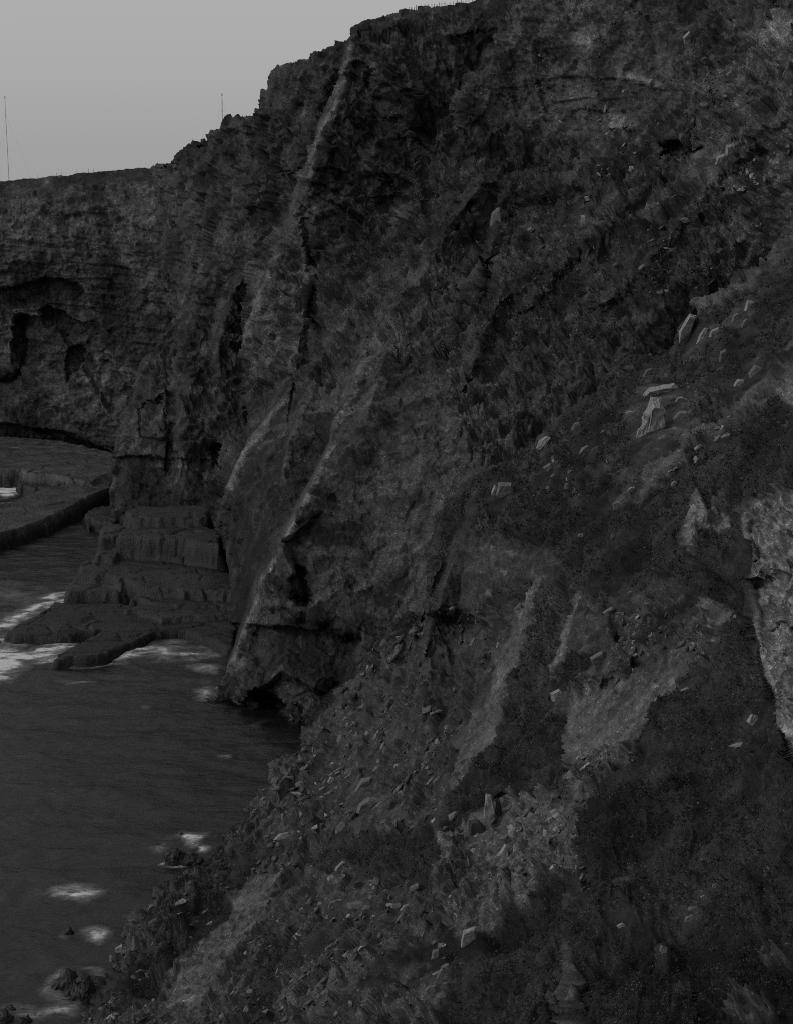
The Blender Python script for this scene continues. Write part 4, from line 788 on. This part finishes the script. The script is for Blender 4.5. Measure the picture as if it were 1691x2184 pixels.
for sh, poly, n, s0, s1, lab, grp in FIELD:
    k = 0; xs = [p[0] for p in poly]; ys = [p[1] for p in poly]; tries = 0
    while k < n and tries < 3000:
        tries += 1
        x, y = rs.uniform(min(xs), max(xs)), rs.uniform(min(ys), max(ys))
        if not inside(np.array([x]), np.array([y]), poly)[0]: continue
        hit = sh.at(x, y)
        if hit is None: continue
        P, N, _ = hit; s = (s0 + (s1 - s0) * rs.random() ** 1.6) * P.y / 3361 * 1.35
        me = rs.choice(BLKP if ('pale' in lab and rs.random() < .6) or rs.random() < .15 else BLK)
        o = bpy.data.objects.new('loose_stone', me); C.objects.link(o)
        q = N.to_track_quat('Z', 'Y') @ Euler((rs.gauss(0, .45), rs.gauss(0, .45), rs.uniform(0, 6.3))).to_quaternion()
        o.rotation_euler = q.to_euler(); o.scale = (s * rs.uniform(.8, 1.3), s, s * rs.uniform(.8, 1.2)); o.location = P + N * s * .1
        put(o, lab, 'stone', grp); k += 1; total += 1; PLACED.append((o, x, y, me in BLKP, s))
import re as _re
marks = [(x_, y_, _re.split(r",| under| at | in | on | above| below| beside| amid| among| standing| lying| wedged| of the| against| right of| left of| directly| alone| poking| poked| with | overhanging| along| down| from| low ", lab_)[0]) for (_s, x_, y_, _w, _h, _a, lab_, _m) in NS]
marks = [m_ for m_ in marks if sum(n_[2] == m_[2] for n_ in marks) == 1 and len(m_[2].split()) >= 3]
slots = {}
for rec in PLACED:
    o_, x_, y_ = rec[:3]; m_ = min(marks, key=lambda q: (q[0] - x_) ** 2 + (q[1] - y_) ** 2); dx_, dy_ = x_ - m_[0], y_ - m_[1]
    dr = ('right of' if dx_ > 0 else 'left of') if abs(dx_) > abs(dy_) else ('below' if dy_ > 0 else 'above')
    slots.setdefault((m_[2], dr), []).append((math.hypot(dx_, dy_), rec))
for (mk_, dr), lst in slots.items():
    lst.sort(key=lambda q: q[0])
    for od, (_, rec) in zip(('nearest', 'second nearest', 'third nearest', 'fourth nearest', 'fifth nearest', 'sixth nearest'), lst):
        rec[0]['label'] = '%s loose stone, %s %s the %s' % ('pale' if rec[3] else 'grey', od, dr, mk_)
print('loose stones', total)

# small rubble that nobody could count
def scatter_mesh(name, sheet, n, fn, mat, accept, seed, box=None, kind_attr=None):
    r = np.random.default_rng(seed); x0, x1, y0, y1 = box or sheet.box
    px = r.uniform(x0, x1, n * 4); py = r.uniform(y0, y1, n * 4)
    i = np.clip(((py - sheet.box[2]) / sheet.step).round().astype(int), 0, sheet.G.shape[0] - 1); j = np.clip(((px - sheet.box[0]) / sheet.step).round().astype(int), 0, sheet.G.shape[1] - 1)
    ok = sheet.keep[i, j] & (sheet.roll[i, j] <= 0)
    ok &= accept(px, py, sheet.veg[i, j], sheet.alb[i, j], sheet.G[i, j], r)
    for (ox, oy, ow, oh) in OCC:
        if ow * oh > 150: ok &= ((px - ox) / ow) ** 2 + ((py - oy - oh * .25) / (oh * 1.2)) ** 2 > 1
    i, j = i[ok][:n], j[ok][:n]
    V, F, A = fn(sheet.G[i, j], sheet.N[i, j], r)
    o = mesh_np(name, V, F, mat, {'alb': A}); o['kind'] = 'stuff'; return o
TPL = []
for k in range(8):
    bm = hull_mesh(rand_block(random.Random(90 + k), .32, 9)); bmesh.ops.triangulate(bm, faces=bm.faces); bm.verts.ensure_lookup_table()
    TPL.append((np.array([v.co[:] for v in bm.verts]), np.array([[v.index for v in f.verts] for f in bm.faces]))); bm.free()
def chips(smin, smax, alb0, persp=True):
    def f(P, N, r):
        Vs, Fs, As = [], [], []; off = 0
        kk = r.integers(0, len(TPL), len(P))
        for t, (tv, tf) in enumerate(TPL):
            m = kk == t; p = P[m]; n = N[m]; c = len(p)
            if not c: continue
            s = (smin + (smax - smin) * r.random(c) ** 4) * np.clip(p[:, 1] / 110, .6, 2)
            a = r.normal(size=(c, 3)); u = a - (a * n).sum(1, keepdims=True) * n; u /= np.linalg.norm(u, axis=1, keepdims=True)
            n2 = n + .5 * r.normal(size=(c, 3)); n2 -= (n2 * u).sum(1, keepdims=True) * u; n2 /= np.linalg.norm(n2, axis=1, keepdims=True); w = np.cross(n2, u)
            V = p[:, None] + n[:, None] * .1 * s[:, None, None] + s[:, None, None] * (tv[None, :, 0, None] * 1.4 * u[:, None] + tv[None, :, 1, None] * w[:, None] + tv[None, :, 2, None] * n2[:, None])
            Vs.append(V.reshape(-1, 3)); Fs.append((tf[None] + (off + np.arange(c) * len(tv))[:, None, None]).reshape(-1, 3)); off += c * len(tv)
            As.append(np.repeat(np.clip(alb0 * np.exp(r.normal(size=c) * .45), .02, .35), len(tv)))
        return np.concatenate(Vs), np.concatenate(Fs), np.concatenate(As)
    return f
def leaves(smin, smax, alb0, nb=12, lift=.5):
    def f(P, N, r):
        c = len(P); s = (smin + (smax - smin) * r.random(c)) * np.clip(P[:, 1] / 90, .7, 2)
        d = r.normal(size=(c, nb, 3)); d += N[:, None] * .9 + np.array((0, 0, .7)); d /= np.linalg.norm(d, axis=2, keepdims=True)
        ctr = P[:, None] + d * s[:, None, None] * r.uniform(.2, 1, (c, nb, 1)) * np.array((1, 1, lift + .3))
        q = d + .5 * r.normal(size=(c, nb, 3)); e1 = np.cross(q, r.normal(size=(c, nb, 3))); e1 /= np.linalg.norm(e1, axis=2, keepdims=True); e2 = np.cross(q, e1); k = s[:, None, None] * .34
        V = np.stack([ctr - e1 * k * .5, ctr + e1 * k * .5, ctr + e2 * k * .6 + d * k * .5], 2).reshape(-1, 3)
        A = np.repeat(np.clip(alb0 * np.exp(r.normal(size=c) * .55), .006, .1), nb * 3)
        return V, np.arange(len(V)).reshape(-1, 3), A
    return f
GRAV = [[(1205, 1570), (1225, 1495), (1300, 1460), (1400, 1410), (1470, 1400), (1425, 1480), (1368, 1572), (1300, 1600), (1210, 1620)], [(350, 2150), (420, 2000), (520, 1880), (600, 1850), (560, 1970), (480, 2060), (420, 2170)], [(1140, 1232), (1158, 1222), (1105, 1370), (1085, 1460), (1040, 1560), (1000, 1650), (940, 1690), (965, 1590), (1030, 1480), (1065, 1370)], [(960, 1130), (1190, 1170), (1210, 1240), (1000, 1310), (930, 1290)], [(1230, 1290), (1300, 1310), (1305, 1390), (1205, 1380)]]
def clear(x, y):
    m = np.ones(x.shape, bool)
    for g in GRAV: m &= ~inside(x, y, g)
    return m
def patchy(P, k, t, seed=0): return fbm(P / k + seed, 3) > t
scatter_mesh('rubble', E, 15000, chips(.12, 1.2, .082), M_HILL, lambda x, y, v, a, G, r: clear(x, y) & (v < .5) & (x < 1480) & (y > 1300) & patchy(G, 4, -.15, 3), 1)
scatter_mesh('gravel', E, 6000, chips(.06, .2, .11), M_HILL, lambda x, y, v, a, G, r: (v < .3) & (a > .08) & (x < 1470), 2)
scatter_mesh('cliff_rubble', Hd, 2500, chips(.2, .8, .085), M_HILL, lambda x, y, v, a, G, r: (x > 1100) & (y < 640) & patchy(G, 6, .1, 3), 4)
scatter_mesh('heather', E, 42000, leaves(.14, .40, .026, 9, .45), M_HILL, lambda x, y, v, a, G, r: (v > .55) & patchy(G, 3.5, -.45, 9), 3)
scatter_mesh('cliff_scrub', Hd, 9000, leaves(.2, .5, .034), M_HILL, lambda x, y, v, a, G, r: (v > .4) & patchy(G, 6, -.05, 9), 5)

# ============================================================ rocks in the sea
def sea_rock(px, py, wpx, hpx, label, outline=None, seed=0, z=None):
    c = pt_z(px, py + hpx * .35, 0.0); sc = c[1] / 3361; W, H = wpx * sc, hpx * sc * 1.05
    r = random.Random(seed + 100); pts = []
    for k in range(40):
        a = r.uniform(0, 6.283); t = r.random() ** .5
        x, y = math.cos(a) * t, math.sin(a) * t
        top = H * (1 - t ** 1.6) * r.uniform(.55, 1)
        if outline: top *= outline(x)
        pts.append((x * W * .5, y * W * .42, top))
    for k in range(10):
        a = k * .628 + r.uniform(-.2, .2); pts.append((math.cos(a) * W * .56, math.sin(a) * W * .46, -2.0))
    bm = bmesh.new()
    me = finish(hull_mesh(pts), 'sea_rock', M_WET, 5, .10, seed)
    bm.free(); o = bpy.data.objects.new('sea_rock', me); C.objects.link(o); o.location = (c[0], c[1], 0); o.rotation_euler.z = r.uniform(-.3, .3)
    put(o, label, 'rock'); return o
sea_rock(372, 1822, 60, 34, 'low black rock ringed by surf off the middle of the slope', lambda x: 1.0, 1)
sea_rock(407, 1826, 62, 22, 'long flat black tail of rock reaching from the surf-ringed rock to the shore', None, 7)
sea_rock(387, 1777, 18, 10, 'small black rock tip behind the brightest patch of foam', None, 2)
sea_rock(146, 1981, 24, 24, 'small lone pointed black rock in open water', None, 3)
sea_rock(148, 2088, 84, 50, 'dark hump of rock, left one of two by the shore in the foam', None, 4)
sea_rock(183, 2104, 72, 62, 'lighter rounded boulder overlapping the dark hump at the shore', None, 5)
sea_rock(80, 1902, 16, 6, 'barely showing dark rock awash left of the foam swirl', None, 6)
for k, (x, y, w, h) in enumerate([(12, 2165, 60, 34), (45, 2178, 44, 26), (60, 2172, 22, 26), (25, 2150, 24, 12)]):
    sea_rock(x, y, w, h, ['broad rough rock in the corner of the bay', 'rubbly rock beside the broad corner rock', 'narrow dark rock at the edge of the corner rocks', 'small pale topped rock behind the broad corner rock'][k], None, 20 + k)

# ============================================================ masts and fence on the cliff top
M_STEEL = mat_plain('weathered_steel', .4); M_WOOD = mat_plain('grey_wood', .10)
def tube(name, a, b, r0, r1, mat, parent, n=8):
    a, b = Vector(a), Vector(b); ax = (b - a).normalized(); u = ax.orthogonal().normalized(); w = ax.cross(u); V = []
    for p, r in ((a, r0), (b, r1)):
        for k in range(n):
            t = k * 2 * math.pi / n; V.append(p + (u * math.cos(t) + w * math.sin(t)) * r)
    F = [(k, (k + 1) % n, n + (k + 1) % n, n + k) for k in range(n)] + [tuple(range(n))[::-1], tuple(range(n, 2 * n))]
    me = bpy.data.meshes.new(name); me.from_pydata([tuple(v) for v in V], [], F); me.materials.append(mat)
    o = bpy.data.objects.new(name, me); C.objects.link(o); o.parent = parent; return o
def mast(px, ytop, ybase, Yd, label):
    top = Vector(pt(px, ytop, Yd)); base = Vector(pt(px, ybase + 14, Yd)); h = top.z - base.z
    e = bpy.data.objects.new('radio_mast', None); C.objects.link(e); e.location = (top.x, top.y, base.z); put(e, label, 'mast', 'masts on the cliff top')
    tube('foot_block', (0, 0, -1.0), (0, 0, .3), .5, .45, M_STEEL, e, 6)
    tube('pole', (0, 0, .3), (0, 0, h - .5), .075, .06, M_STEEL, e)
    for k in range(1, 5): tube('collar', (0, 0, h * k / 5 - .12), (0, 0, h * k / 5 + .12), .11, .11, M_STEEL, e)
    tube('tip', (0, 0, h - .5), (0, 0, h), .15, .12, M_STEEL, e)
    for k in range(3):
        t = k * 2.094 + .4; tube('guy_wire', (0, 0, h * .8), (math.cos(t) * h * .3, math.sin(t) * h * .3, -.6), .012, .012, M_STEEL, e, 4)
mast(11, 205, 385, 400, 'taller thin mast rising alone at the far edge of the cliff top')
mast(474, 199, 276, 345, 'shorter thin mast rising behind the stepped cliff top')
fe = bpy.data.objects.new('fence', None); C.objects.link(fe); rf = random.Random(4)
xs = np.cumsum([rf.uniform(3.5, 9) for _ in range(27)]) + 868
tops = []
for x in xs:
    if x > 1018: break
    ys = np.interp(x, [p[0] for p in sky_c[17:]], [p[1] for p in sky_c[17:]]); h = rf.uniform(6, 10)
    b_ = Vector(pt(x, ys + 5, 292)); t_ = Vector(pt(x + rf.uniform(-1, 1), ys - h + 2, 292)); tops.append((b_, t_))
base0 = tops[0][0].copy(); fe.location = base0; put(fe, 'thin wire fence of leaning posts along the cliff top skyline', 'fence')
for b_, t_ in tops: tube('post', b_ - base0, t_ - base0, .055, .05, M_WOOD, fe, 5)
for (b0, t0), (b1, t1) in zip(tops[:-1], tops[1:]): tube('wire', b0.lerp(t0, .75) - base0, b1.lerp(t1, .75) - base0, .008, .008, M_STEEL, fe, 4)
# short stakes along the far cliff top
for x, y in [(122, 375), (133, 374), (165, 368), (190, 367), (200, 366), (82, 379)]:
    e = tube('stake', (0, 0, -1.2), (0, 0, .75), .05, .04, M_WOOD, None, 5); e.location = Vector(pt(x, y, 371)); put(e, 'short thin stake on the grassy far cliff top', 'stake', 'stakes on the far cliff top')

print('TRIS', sum(len(o.data.polygons) * (2 if o.data.polygons and len(o.data.polygons[0].vertices) == 4 else 1) for o in scene.objects if o.type == 'MESH'), flush=True)
